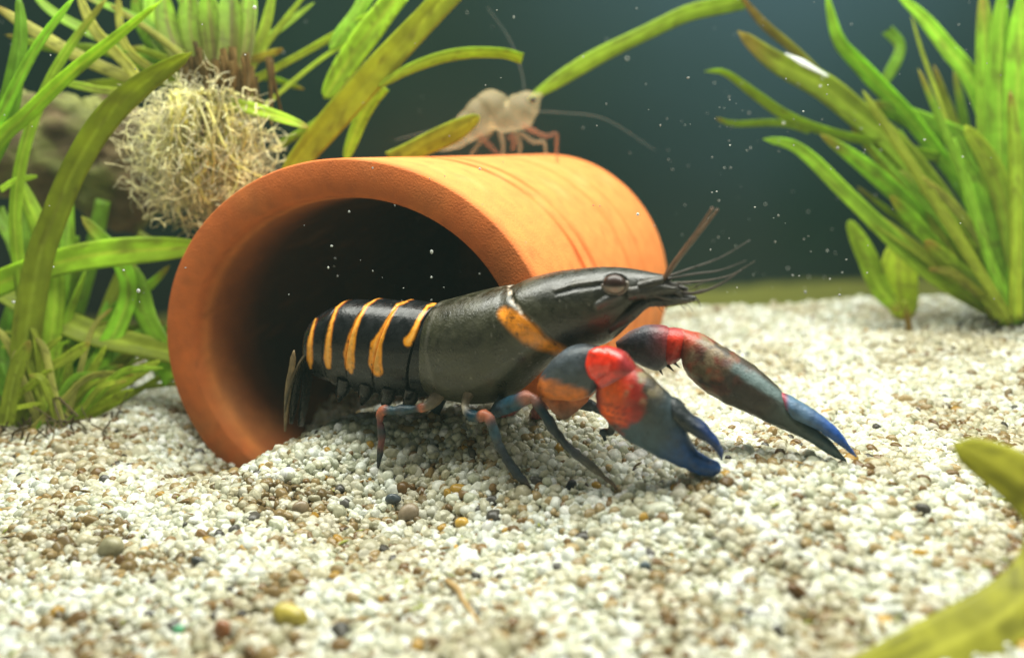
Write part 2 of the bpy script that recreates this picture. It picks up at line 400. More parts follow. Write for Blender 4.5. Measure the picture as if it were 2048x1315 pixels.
band = (np.exp(-((tt - .28 - .01 * np.sin(thv * 2)) / .012) ** 2) + .8 * np.exp(-((tt - .36 + .008 * np.sin(thv * 3)) / .014) ** 2) + .35 * np.exp(-((tt - .62) / .015) ** 2) + .3 * np.exp(-((tt - .74) / .012) ** 2))
band = band * smooth(.2, .6, vnoise(np.stack([thv * 1.5, tt * 3, tt * 0], -1)) + .3)
base *= (1 - .75 * band[:, None] * np.array([.5, 1, 1.3]))
rimf = (tt < .03)
base[rimf] = np.array([.60, .155, .038])  # rim face coloured darker than the outside to imitate its shade
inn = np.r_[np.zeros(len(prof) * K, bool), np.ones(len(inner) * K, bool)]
base[inn] = mixc(np.tile(np.array([.50, .15, .045]), (inn.sum(), 1)), (.022, .017, .012), smooth(.02, .20, tt[inn]) * (.8 + .2 * fbm(np.stack([thv[inn] * 2, tt[inn] * 5, tt[inn] * 0], -1), 3)))  # interior shade painted in: wall colour sinks to near black behind the rim
base *= (0.92 + .16 * fbm(np.stack([thv * 3 + 9, tt * 8, tt * 0], -1), 3))[:, None]
film = smooth(.52, .72, fbm(V * .55 + 40, 4))
base = mixc(base, (.42, .20, .06), film * .2)
speck = smooth(.80, .86, vnoise(V * 6.5 + 3)); base = mixc(base, (.22, .07, .02), speck * .3)
pale = smooth(.60, .78, fbm(V * 1.1 + 70, 3)); base = mixc(base, (.80, .40, .17), pale * .12)
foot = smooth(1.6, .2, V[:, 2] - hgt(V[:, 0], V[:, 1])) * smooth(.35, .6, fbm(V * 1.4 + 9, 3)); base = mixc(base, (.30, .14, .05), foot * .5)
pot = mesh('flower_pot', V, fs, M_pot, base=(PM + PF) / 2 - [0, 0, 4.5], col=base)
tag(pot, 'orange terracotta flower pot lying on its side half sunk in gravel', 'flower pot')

# ------------------------------------------------------------------ crayfish
cb = sag(1000, 760, 0); cb[2] = hgt(cb[0], cb[1])
cray = empty('crayfish', cb, 'dark crayfish with orange tail bands and red and blue claws crawling out of the pot', 'crayfish')
def near_px(V):
    """Picture-plane position of each point folded onto the crayfish's right side: used only to lay out its own markings symmetrically."""
    off = (V - O_C) @ E_N
    return proj(V + E_N[None] * (np.abs(off) - off)[:, None])[0]
KB = 176; tb = np.linspace(0, 2 * pi, KB, endpoint=False)
def ring(Tp, Bp, wd, ex=0.86, low=0.80):
    T = sag(*Tp); B = sag(*Bp); M = T * .5 + B * .5; hv = (T - B) / 2
    c = np.sign(np.cos(tb)) * np.abs(np.cos(tb)) ** ex; s = np.sign(np.sin(tb)) * np.abs(np.sin(tb)) ** ex
    wv = wd * np.where(c < 0, 1 - (1 - low) * c * c, 1)
    return M + hv * c[:, None] + E_N * (wv * s)[:, None]
abd = cr([(628, 668, 632, 735, .50), (636, 634, 644, 752, .74), (688, 602, 678, 768, .90), (749, 598, 722, 782, 1.0), (812, 600, 772, 790, 1.06), (880, 604, 840, 792, 1.06), (905, 600, 880, 790, 1.04)], 170)
edges = np.array([636, 688, 749, 812, 880, 950.0])
rb = []
for q in abd:
    k = np.searchsorted(edges, q[0] + .01); lo = edges[max(k - 1, 0)]; hi = edges[min(k, 5)]
    f = (q[0] - lo) / max(hi - lo, 1)          # 0 just in front of a rear margin (stepped in), rises towards the next
    sc2 = 1.0 - .11 * smooth(.10, .0, 1 - f) * 1 - .06 * f if k > 0 else 1.0
    r_ = ring(q[0:2], q[2:4], q[4], .9, .7)
    c = r_.mean(0); rb.append(c + (r_ - c) * sc2)
car = cr([(880, 603, 872, 786, 1.03), (897, 599, 888, 792, 1.12), (930, 590, 915, 797, 1.22), (970, 580, 960, 803, 1.28), (1010, 572, 1012, 796, 1.26), (1026, 570, 1050, 774, 1.19),
          (1060, 556, 1090, 738, 1.14), (1110, 544, 1130, 710, 1.05), (1160, 538, 1180, 694, .95), (1200, 535, 1218, 683, .82), (1240, 536, 1252, 655, .67),
          (1272, 540, 1278, 622, .50), (1300, 545, 1302, 600, .34), (1325, 549, 1326, 585, .2), (1342, 553, 1342, 568, .08)], 230)
rc = [ring(q[0:2], q[2:4], q[4], .86, .82) for q in car]
c0 = rc[0].mean(0)
rings = rb + [c0 + (rc[0] - c0) * s_ for s_ in (.93, .97, .99)] + rc
V, fs = loft(rings)
off = (V - O_C) @ E_N; px = near_px(V)
isab = np.arange(len(V)) < len(rb) * KB
nrm = norm(np.sign(off)[:, None] * E_N * .9 + np.array([0, 0, .3]))
# relief: cervical groove, ridge behind the eye, orbit
groove = line_mask(px, [(1018, 566, 4), (1022, 598, 5), (1046, 626, 5), (1078, 657, 5), (1104, 682, 4), (1122, 702, 3)], 4) * (~isab)
ridge = line_mask(px, [(1110, 580, 2), (1150, 567, 4), (1205, 560, 3)], 4) * (~isab)
under = line_mask(px, [(1112, 588, 2), (1150, 577, 5), (1200, 571, 4)], 4) * (~isab)
orbit = smooth(30, 12, np.hypot((px[:, 0] - 1229), (px[:, 1] - 567) * 1.2)) * (~isab)
cheek = line_mask(px, [(1195, 610, 5), (1215, 600, 7), (1240, 592, 4)], 5) * (~isab)
V = V + nrm * (.035 * ridge - .05 * groove - .035 * under - .16 * orbit + .06 * cheek)[:, None]
col = np.tile(np.array([.032, .031, .015]), (len(V), 1))
col = mixc(col, (.019, .019, .014), smooth(1030, 1100, px[:, 0]) * smooth(640, 560, px[:, 1]))
col = mixc(col, (.024, .019, .014), smooth(1060, 1120, px[:, 0]) * smooth(600, 680, px[:, 1]))
blot = smooth(.45, .7, fbm(V * 2.2 + 5, 4))
col *= (1.15 - .45 * blot)[:, None]
col = mixc(col, (.02, .02, .02), under * .7)
col = mixc(col, (.10, .09, .075), ridge * .5)
col = mixc(col, (.08, .08, .08), cheek * .8)
org = line_mask(px, [(1010, 628, 13), (1032, 645, 19), (1060, 670, 20), (1080, 684, 14), (1100, 693, 10), (1124, 702, 9)], 8) * (~isab)
org *= smooth(.18, .46, fbm(V * 9, 4) + .06)
col = mixc(col, (.85, .28, .012), org)
bead = line_mask(px, [(1018, 570, 4), (1021, 598, 4), (1044, 626, 5), (1062, 640, 2)], 2.5) * (~isab) * smooth(.35, .55, vnoise(V * 9))
col = mixc(col, (.50, .42, .33), bead * .85)
reardge = line_mask(px, [(880, 606, 3), (858, 650, 3), (850, 700, 3), (866, 770, 3)], 2.5) * (~isab)
col = mixc(col, (.09, .085, .065), reardge * .6)
dots = smooth(.86, .93, vnoise(V * 14)) * smooth(.4, .6, fbm(V * 2.5 + 60, 2)); col = mixc(col, (.22, .21, .17), dots * .6)
col[isab] = np.array([.008, .009, .010])
stripes = [[(690, 601, 1), (674, 615, 2), (663, 645, 4), (657, 680, 7), (655, 715, 10), (657, 732, 6)],
           [(751, 598, 1), (732, 612, 3), (716, 640, 5), (705, 670, 9), (698, 705, 14), (700, 732, 12), (702, 742, 5)],
           [(814, 602, 1), (794, 610, 3), (776, 640, 5), (764, 665, 8), (752, 690, 14), (750, 725, 17), (756, 742, 13)],
           [(886, 604, 1), (855, 612, 3), (837, 640, 5), (826, 668, 9), (816, 683, 12)],
           [(631, 637, .6), (624, 660, 3), (619, 690, 7), (620, 720, 7), (621, 735, 2)]]
for s_ in stripes:
    s_ = [(a, b, w_ * .78) for a, b, w_ in s_]
    mk = line_mask(px + (fbm(V * 9, 3) - .5)[:, None] * 2.5, s_, 2.4) * isab * smooth(.16, .34, fbm(V * 13 + 4, 3))
    col = mixc(col, (.88, .33, .015), mk)
    inn_ = line_mask(px, [(a, b, max(w_ * .45, .6)) for a, b, w_ in s_], 3.0) * isab
    col = mixc(col, (.90, .46, .09), inn_ * .8)
    red = line_mask(px, [(a + 4, b, .8) for a, b, w_ in s_[:4]], 2.0) * isab
    col = mixc(col, (.45, .07, .01), red * .5)
nb = len(rb) * KB
body = mesh('body', V, fs, M_shell, cray, col)
# glossy tail material on the abdomen faces
body.data.materials.append(M_tail)
mi = np.zeros(len(body.data.polygons), np.int32); mi[: (len(rb) - 1) * KB] = 1
body.data.polygons.foreach_set('material_index', mi)

def ell(center, r, axes=None, nu=24, nv=16):
    u_ = np.linspace(0, 2 * pi, nu, endpoint=False); v_ = np.linspace(0.02, pi - .02, nv)
    D = np.stack([np.outer(np.sin(v_), np.cos(u_)), np.outer(np.sin(v_), np.sin(u_)), np.repeat(np.cos(v_)[:, None], nu, 1)], -1)
    A3 = np.eye(3) if axes is None else np.array(axes)
    return loft(center + (D * np.asarray(r)) @ A3)
for sgn in (1, -1):
    oc = .64 if sgn > 0 else .50
    c = sag(1229, 567, oc); c = c if sgn > 0 else c - 2 * E_N * oc - np.array([0, 0, .07])
    V, fs = ell(c, (.27, .20, .215), (E_F, E_N, (0, 0, 1)))
    z = (V[:, 2] - c[2]) / .215
    cc = mixc(np.tile(np.array([.030, .013, .009]), (len(V), 1)), (.34, .28, .23), smooth(-.12, -.36, z))
    mesh('eye', V, fs, M_eye, cray, cc)
    # brow and stalk shell round the eye
    P = np.array([c + E_F * .30 * cos(a) + np.array([0, 0, .25 * sin(a)]) + E_N * sgn * -.01 for a in np.linspace(-pi * .98, .1 * pi, 24)])
    V, fs = loft(tube_rings(P, np.r_[.01, np.full(22, .04), .01], 8))
    mesh('eyestalk', V, fs, M_shell, cray, np.tile(np.array([.20, .17, .14]), (len(V), 1)))

def flatloft(st, mat, name, parent, colf, k=40, n=60, ex=.9):
    """st rows: upper-edge px x,y, lower-edge px x,y, off, half thickness (cm)."""
    q = cr(st, n)
    A3 = np.array([sag(a[0], a[1], a[4]) for a in q]); B3 = np.array([sag(a[2], a[3], a[4]) for a in q])
    C = (A3 + B3) / 2; hv = (A3 - B3) / 2
    T = norm(np.gradient(C, axis=0)); nn = norm(np.cross(norm(hv), T))
    t_ = np.linspace(0, 2 * pi, k, endpoint=False)
    cc = np.sign(np.cos(t_)) * np.abs(np.cos(t_)) ** ex; ss = np.sign(np.sin(t_)) * np.abs(np.sin(t_)) ** ex
    R = C[:, None] + hv[:, None] * cc[None, :, None] + nn[:, None] * (np.maximum(q[:, 5], .01)[:, None] * ss)[..., None]
    V, fs = loft(R)
    V = V + (fbm(V * 4.0, 2) - .5)[:, None] * .05
    p2 = proj(V)[0]
    return mesh(name, V, fs, mat, parent, colf(p2, V))
C_RED = np.array([.76, .030, .010]); C_DRED = np.array([.22, .018, .02]); C_OLV = np.array([.05, .042, .03]); C_SLATE = np.array([.045, .080, .105]); C_BLUE = np.array([.010, .052, .18]); C_ORG = np.array([.62, .17, .03])
def mott(V, s=4, lo=.75, hi=1.25): return (lo + (hi - lo) * fbm(V * s + 11, 3))[:, None]
# ---- near (right) claw
def c_np(p, V):
    d = ((p - [1215, 745]) @ np.array([.79, .61]))
    c = np.tile(C_OLV, (len(V), 1)) * 1.0
    low = (p - [1290, 825]) @ np.array([-.61, .79])
    c = mixc(c, C_SLATE, smooth(5, 40, low) * smooth(60, 110, d))
    c = mixc(c, C_SLATE * .9, smooth(85, 150, d) * .8)
    c = mixc(c, C_BLUE, smooth(150, 235, d))
    c = mixc(c, C_DRED, smooth(65, 35, d) * .9)
    e = np.hypot((p[:, 0] - 1246) / 50, (p[:, 1] - 790) / 66) + (fbm(V * 3.5, 4) - .5) * .7
    rr = smooth(1.08, .72, e)
    c = mixc(c, np.array([.50, .030, .010]), rr)
    c = mixc(c, np.array([.82, .115, .012]), rr * smooth(12, -34, p[:, 0] - 1250 + 30 * (fbm(V * 3 + 8, 2) - .5)))
    c = mixc(c, np.array([.16, .016, .014]), rr * smooth(1248, 1288, p[:, 0] + 25 * (fbm(V * 3 + 20, 2) - .5)) * .85)
    wr = smooth(.55, .75, np.sin((p[:, 1] - .25 * p[:, 0]) * .55)) * smooth(800, 815, p[:, 1]) * rr
    c = mixc(c, np.array([.25, .02, .01]), wr * .9)
    mud = smooth(.50, .66, fbm(V * 5, 4)) * smooth(20, -25, low) * smooth(130, 70, d) * smooth(20, 50, d)
    c = mixc(c, np.array([.22, .18, .10]), mud)
    return c * mott(V)
claw = flatloft([(1226, 702, 1200, 752, 1.15, .22), (1258, 722, 1197, 785, 1.2, .42), (1288, 745, 1206, 825, 1.25, .52), (1318, 770, 1243, 866, 1.22, .50), (1346, 798, 1284, 893, 1.15, .44),
                 (1366, 838, 1325, 914, 1.1, .36), (1386, 893, 1365, 932, 1.05, .28), (1412, 914, 1400, 947, 1.0, .22), (1434, 925, 1426, 951, .95, .16), (1442, 936, 1440, 945, .95, .04)],
                M_claw, 'claw', cray, c_np, k=56, n=110)
flatloft([(1340, 792, 1335, 832, 1.15, .2), (1356, 800, 1346, 842, 1.12, .30), (1382, 828, 1372, 860, 1.1, .27), (1410, 848, 1400, 873, 1.05, .22), (1434, 876, 1422, 890, 1.0, .16), (1446, 903, 1437, 908, .95, .09), (1445, 920, 1441, 920, .95, .03)],
         M_claw, 'movable_finger', claw, lambda p, V: mixc(np.tile(np.array([.022, .028, .032]), (len(V), 1)), np.array([.008, .028, .11]), smooth(1370, 1430, p[:, 0])) * mott(V))
flatloft([(1222, 692, 1190, 705, 1.2, .2), (1232, 694, 1188, 735, 1.3, .36), (1250, 706, 1192, 760, 1.35, .42), (1268, 728, 1206, 778, 1.3, .36), (1278, 748, 1222, 790, 1.25, .22)],
         M_red, 'carpus', claw, lambda p, V: mixc(np.tile(C_DRED * 1.3, (len(V), 1)), C_RED, smooth(58, 26, np.hypot(p[:, 0] - 1195, p[:, 1] - 728) + 40 * (fbm(V * 5, 3) - .5))) * mott(V, 6, .6, 1.4))
V, fs = ell(sag(1199, 727, 1.62), (.33, .26, .40), (E_F, E_N, (0, 0, 1)), 40, 28)
V = V + (fbm(V * 4, 2) - .5)[:, None] * .10
mesh('wrist_joint', V, fs, M_red, claw, mixc(np.tile(np.array([.86, .035, .010]), (len(V), 1)), C_DRED, smooth(.55, .7, fbm(V * 3, 3)) * .6) * mott(V, 6, .8, 1.25))
def c_nm(p, V):
    c = np.tile(np.array([.060, .075, .088]), (len(V), 1))
    c = mixc(c, np.array([.016, .016, .018]), smooth(1150, 1185, p[:, 0]) * smooth(760, 720, p[:, 1]))
    c = mixc(c, C_ORG, smooth(4, 14, (p[:, 1] - (752 + .26 * (p[:, 0] - 1100)))) * smooth(1185, 1165, p[:, 0] - .0 * p[:, 1]))
    return c * mott(V)
flatloft([(1108, 738, 1082, 772, .8, .15), (1122, 716, 1092, 795, .95, .38), (1140, 694, 1120, 800, 1.1, .48), (1170, 688, 1152, 800, 1.2, .46), (1196, 692, 1180, 792, 1.25, .40), (1212, 702, 1200, 770, 1.25, .25)],
         M_claw, 'merus', claw, c_nm)
flatloft([(1092, 772, 1085, 800, .7, .1), (1110, 785, 1102, 818, .75, .15), (1138, 788, 1128, 838, .72, .14), (1162, 790, 1148, 828, .7, .10), (1180, 793, 1174, 804, .7, .04)],
         M_claw, 'ischium', claw, lambda p, V: mixc(np.tile(np.array([.50, .15, .045]), (len(V), 1)), np.array([.22, .13, .09]), smooth(800, 840, p[:, 1]) ) * mott(V, 5, .4, 1.5))
# ---- far (left) claw
def c_fp(p, V):
    d = (p - [1362, 680]) @ np.array([.80, .60]); low = (p - [1362, 680]) @ np.array([-.60, .80])
    c = np.tile(np.array([.045, .034, .026]), (len(V), 1))
    c = mixc(c, np.array([.13, .18, .18]), line_mask(p, [(1452, 724, 8), (1500, 752, 13), (1565, 796, 9)], 5))
    c = mixc(c, np.array([.36, .05, .022]), smooth(60, 10, d + 30 * (fbm(V * 4, 3) - .5)))
    c = mixc(c, np.array([.20, .05, .03]), smooth(.5, .65, fbm(V * 4 + 40, 3)) * smooth(180, 60, d) * .8)
    c = mixc(c, np.array([.34, .10, .05]), line_mask(p, [(1390, 735, 12), (1425, 745, 14), (1440, 757, 6)], 6) * .9)
    mud = smooth(.42, .60, fbm(V * 5 + 3, 4)) * smooth(130, 80, d) * smooth(10, 40, d)
    c = mixc(c, np.array([.19, .14, .08]), mud)
    c = mixc(c, np.array([.045, .06, .055]), smooth(200, 260, d))
    c = mixc(c, np.array([.05, .085, .10]), smooth(280, 360, d))
    return c * mott(V)
claw2 = flatloft([(1356, 656, 1362, 695, -1.0, .15), (1395, 667, 1370, 735, -1.0, .40), (1432, 685, 1396, 768, -1.0, .50), (1472, 708, 1442, 797, -1.05, .50), (1522, 745, 1500, 825, -1.1, .45), (1560, 780, 1545, 846, -1.15, .38),
                  (1582, 812, 1590, 868, -1.2, .28), (1612, 843, 1618, 882, -1.25, .22), (1642, 864, 1647, 902, -1.3, .17), (1668, 888, 1676, 918, -1.35, .11), (1690, 916, 1693, 927, -1.4, .03)],
                 M_claw, 'claw', cray, c_fp, k=56, n=110)
flatloft([(1558, 782, 1562, 820, -1.15, .2), (1580, 792, 1585, 835, -1.18, .30), (1610, 810, 1614, 848, -1.2, .25), (1645, 832, 1650, 868, -1.25, .20), (1682, 866, 1680, 890, -1.3, .14), (1704, 896, 1701, 906, -1.35, .07), (1713, 912, 1712, 915, -1.4, .02)],
         M_claw, 'movable_finger', claw2, lambda p, V: mixc(mixc(np.tile(np.array([.08, .14, .22]), (len(V), 1)), np.array([.012, .060, .25]), smooth(1600, 1680, p[:, 0])), np.array([.26, .03, .05]), smooth(1580, 1566, p[:, 0])) * mott(V))
flatloft([(1332, 655, 1328, 722, -1.0, .3), (1350, 655, 1340, 728, -1.0, .42), (1368, 660, 1356, 722, -1.0, .36), (1384, 670, 1372, 708, -1.0, .15)],
         M_claw, 'carpus', claw2, lambda p, V: mixc(np.tile(np.array([.30, .03, .03]), (len(V), 1)), np.array([.68, .04, .015]), smooth(34, 12, np.hypot(p[:, 0] - 1350, p[:, 1] - 690))) * mott(V))
flatloft([(1232, 682, 1238, 700, -.8, .15), (1262, 662, 1258, 714, -.85, .38), (1300, 650, 1296, 735, -.9, .46), (1330, 652, 1322, 738, -.95, .42), (1352, 664, 1345, 722, -1.0, .25)],
         M_claw, 'merus', claw2, lambda p, V: mixc(np.tile(np.array([.07, .07, .085]), (len(V), 1)), np.array([.24, .03, .03]), smooth(1285, 1345, p[:, 0]) * smooth(735, 690, p[:, 1])) * mott(V))
# spines under the far merus
for a in ((1345, 722, 1360, 735), (1335, 730, 1348, 742), (1318, 736, 1326, 750)):
    P = cr([sag(a[0], a[1], -.9), sag(a[2], a[3], -.85)], 6); V, fs = loft(tube_rings(P, np.linspace(.05, .008, 6), 8))
    mesh('spine', V, fs, M_claw, claw2, np.tile(np.array([.05, .03, .03]), (len(V), 1)))

def limb(nodes, name='walking_leg', mat=M_claw, n=70, k=14):
    """nodes: px, py, off, radius cm, colour."""
    a = np.array([[*sag(q[0], q[1], q[2]), q[3], *q[4]] for q in nodes])
    q = cr(a, n); q[:, 3] = np.clip(q[:, 3] * (1.02 if name == 'walking_leg' else 1), .008, None)
    if name == 'walking_leg':
        tq = np.linspace(0, 1, n); q[:, 3] *= 1 - .20 * np.exp(-((tq - .42) / .018) ** 2) - .20 * np.exp(-((tq - .62) / .018) ** 2) + .10 * np.exp(-((tq - .38) / .03) ** 2)
    V, fs = loft(tube_rings(q[:, :3], q[:, 3], k))
    V = V + (fbm(V * 7, 2) - .5)[:, None] * .05
    cc = np.vstack([np.repeat(np.clip(q[:, 4:7], .004, 1), k, 0), q[:1, 4:7], q[-1:, 4:7]]) * mott(V, 6)
    return mesh(name, V, fs, mat, cray, cc)
SL = (.046, .060, .072); OJ = (.34, .11, .06); DK = (.020, .026, .032); BR = (.17, .13, .09); RD = (.16, .05, .045)
limb([(885, 775, .55, .20, BR), (868, 800, .8, .17, BR), (853, 812, .95, .12, BR), (844, 814, 1.0, .125, OJ), (832, 817, 1.02, .10, SL), (800, 820, 1.1, .135, SL), (778, 821, 1.2, .12, SL), (768, 820, 1.22, .13, OJ), (761, 826, 1.25, .11, OJ), (760, 842, 1.25, .09, RD), (763, 862, 1.28, .105, DK), (762, 885, 1.3, .09, RD), (760, 905, 1.3, .08, DK), (755, 936, 1.3, .03, (.03, .02, .02))])
limb([(945, 770, .8, .18, BR), (932, 800, 1.0, .11, BR), (931, 815, 1.1, .10, (.5, .45, .36)), (940, 828, 1.2, .14, SL), (958, 834, 1.3, .13, SL), (967, 829, 1.38, .13, OJ), (976, 832, 1.42, .13, OJ), (984, 850, 1.45, .13, SL), (996, 885, 1.48, .125, SL), (1006, 905, 1.5, .10, DK), (1022, 930, 1.5, .12, DK), (1040, 953, 1.5, .10, DK), (1062, 975, 1.5, .03, (.05, .03, .02))])
limb([(1010, 800, .7, .20, SL), (985, 826, .8, .10, SL), (1005, 815, 1.0, .19, (.040, .075, .11)), (1040, 800, 1.25, .18, (.040, .075, .11)), (1056, 793, 1.35, .14, (.34, .13, .09)), (1068, 797, 1.4, .12, (.26, .11, .08)), (1080, 815, 1.42, .12, DK), (1108, 858, 1.45, .13, DK), (1128, 885, 1.45, .095, DK), (1150, 906, 1.45, .105, (.05, .055, .06)), (1190, 938, 1.42, .09, (.09, .08, .06)), (1235, 976, 1.4, .03, (.12, .08, .05))])
# far legs and the fourth near leg tucked behind the claw
limb([(1120, 800, .2, .16, SL), (1160, 805, .3, .15, SL), (1200, 818, .3, .12, SL), (1222, 838, .3, .10, (.16, .14, .13)), (1222, 862, .3, .09, DK), (1205, 864, .2, .08, (.05, .07, .09)), (1212, 880, .2, .03, DK)])
limb([(1040, 800, -.5, .18, RD), (1010, 830, -.7, .16, (.22, .06, .05)), (985, 855, -.9, .10, RD), (1010, 880, -1.0, .03, DK)])
limb([(1100, 790, -.5, .18, RD), (1075, 830, -.8, .17, (.22, .06, .05)), (1100, 862, -.9, .10, (.25, .10, .07)), (1140, 885, -1.0, .03, RD)])
limb([(890, 780, -.5, .16, DK), (860, 835, -.9, .12, DK), (800, 850, -1.2, .10, RD), (770, 872, -1.3, .08, RD), (762, 892, -1.35, .03, DK)])
# swimmerets under the tail, tail fan bent down
BLK = (.007, .008, .009)
for i, (x, y) in enumerate(((690, 770), (735, 778), (780, 786), (825, 790))):
    for o_ in (.55, -.55):
        limb([(x, y - 15, o_, .22, BLK), (x - 4, y + 6, o_, .20, BLK), (x - 9, y + 20, o_ * .8, .13, BLK), (x - 12, y + 32, o_ * .7, .03, BLK)], 'swimmeret', M_tail, 24, 12)
fan = None
for i, (x1, y1, o_, wd, c_) in enumerate(((600, 850, 0, .55, BLK), (583, 845, .55, .50, (.02, .018, .014)), (572, 830, .9, .42, (.055, .042, .022)), (604, 850, -.55, .5, BLK), (604, 835, -.9, .42, BLK))):
    P = cr([sag(640, 690, o_ * .4), sag(615 + (x1 - 600) * .3, 715, o_ * .7), sag(x1 + 12, 770, o_), sag(x1, y1, o_)], 30)
    t_ = np.linspace(0, 1, 30)
    w_ = wd * (.35 + .65 * smooth(0, .6, t_)) * np.sqrt(np.clip(1.02 - t_ ** 6, .02, 1))
    V, fs = loft(tube_rings(P, np.full(30, .05), 14, w_, hint=norm(E_N + E_F * .45)))
    mesh('tail_fan_blade', V, fs, M_tail, cray, np.tile(np.array(c_), (len(V), 1)))
P = cr([sag(588, 700, 1.0), sag(584, 735, 1.05), sag(575, 790, 1.1), sag(570, 862, 1.1)], 30)
V, fs = loft(tube_rings(P, np.interp(np.linspace(0, 1, 30), [0, .1, .4, .8, 1], [.02, .08, .10, .06, .03]), 10))
mesh('tail_fan_blade', V, fs, M_claw, cray, np.tile(np.array([.16, .11, .05]), (len(V), 1)) * mott(V, 6, .4, 1.6))
# head: antennal scale, mouthparts, feelers
for sg in (1, -1):
    flatloft([(1255, 575, 1258, 600, .50 * sg, .1), (1285, 570, 1285, 598, .46 * sg, .12), (1320, 566, 1318, 590, .42 * sg, .1), (1350, 572, 1348, 586, .38 * sg, .06), (1362, 580, 1361, 583, .36 * sg, .02)],
             M_shell, 'antennal_scale', cray, lambda p, V: np.tile(np.array([.040, .036, .028]), (len(V), 1)) * mott(V, 6, .6, 1.5), 24, 40)
    flatloft([(1215, 640, 1222, 668, .45 * sg, .15), (1255, 618, 1262, 645, .42 * sg, .17), (1290, 594, 1296, 616, .36 * sg, .15), (1330, 590, 1332, 612, .30 * sg, .13), (1368, 588, 1368, 606, .26 * sg, .10), (1392, 592, 1391, 602, .24 * sg, .05)],
             M_shell, 'mouthpart', cray, lambda p, V: np.tile(np.array([.030, .027, .022]), (len(V), 1)) * mott(V, 6, .5, 1.8), 24, 50)
for pts in ([(1270, 592, .48), (1300, 588, .46), (1340, 597, .4), (1385, 600, .32)], [(1285, 578, .45), (1320, 572, .4), (1355, 585, .36), (1372, 600, .3)]):
    P = cr([sag(*p_) for p_ in pts], 24); V, fs = loft(tube_rings(P, np.r_[.02, np.full(22, .055), .02], 10))
    mesh('palp', V, fs, M_shell, cray, np.tile(np.array([.055, .05, .042]), (len(V), 1)) * mott(V, 8, .4, 1.8))
def feeler(name, pts, r0, r1, c_, mat=M_claw):
    P = cr([sag(*p_) for p_ in pts], 30); V, fs = loft(tube_rings(P, np.linspace(r0, r1, 30), 8))
    mesh(name, V, fs, mat, cray, np.tile(np.array(c_), (len(V), 1)) * mott(V, 8))
hairs = []
for i in range(46):
    x = rng.uniform(1255, 1395); y = 596 + rng.uniform(-4, 12) + max(0, 1290 - x) * .35; o_ = rng.uniform(.1, .45)
    pts = [(x, y, o_), (x + rng.uniform(0, 10), y + rng.uniform(5, 10), o_), (x + rng.uniform(4, 18), y + rng.uniform(10, 20), o_ + .03)] if i % 3 == 0 else [(x, y - 20, o_), (x + rng.uniform(6, 16), y - 26, o_), (x + rng.uniform(14, 34), y - 28 + rng.uniform(-6, 6), o_ + .03)]
    V, fs = loft(tube_rings(cr([sag(*p_) for p_ in pts], 8), np.linspace(.014, .004, 8), 5)); hairs.append((V, fs, np.array([.055, .045, .035])))
V, fs, cc = join(hairs)
tag(mesh('mouth_bristle', V, fs, M_shell, cray, cc), kind='stuff')
feeler('antenna_base', [(1282, 575, .40), (1305, 566, .42), (1328, 560, .38)], .17, .09, (.035, .03, .022), M_shell)
feeler('antenna_base', [(1290, 590, .38), (1320, 584, .38), (1348, 582, .34)], .15, .08, (.04, .034, .026), M_shell)
feeler('antenna', [(1325, 560, .35), (1352, 520, .5), (1395, 462, .8), (1425, 416, 1.0)], .05, .03, (.16, .09, .055))
feeler('antenna', [(1328, 560, .2), (1358, 517, .2), (1402, 462, .2), (1436, 418, .2)], .05, .03, (.14, .085, .05))
feeler('antenna_base', [(1300, 598, .34), (1345, 592, .30), (1378, 597, .26)], .12, .05, (.03, .026, .02), M_shell)
feeler('antenna_base', [(1310, 572, .15), (1345, 571, .12), (1376, 579, .1)], .13, .05, (.035, .03, .024), M_shell)
feeler('antennule', [(1325, 556, .1), (1380, 537, .1), (1440, 515, .1), (1500, 480, .1)], .028, .008, (.10, .085, .075))
feeler('antennule', [(1325, 560, .15), (1385, 548, .2), (1440, 540, .2), (1492, 521, .3)], .028, .008, (.09, .075, .065))
feeler('antennule', [(1330, 566, -.1), (1400, 562, -.1), (1460, 550, -.1), (1510, 522, -.1)], .026, .008, (.08, .06, .045))
feeler('antennule', [(1345, 585, .3), (1395, 585, .35), (1440, 568, .4), (1482, 540, .4)], .05, .012, (.06, .045, .035))

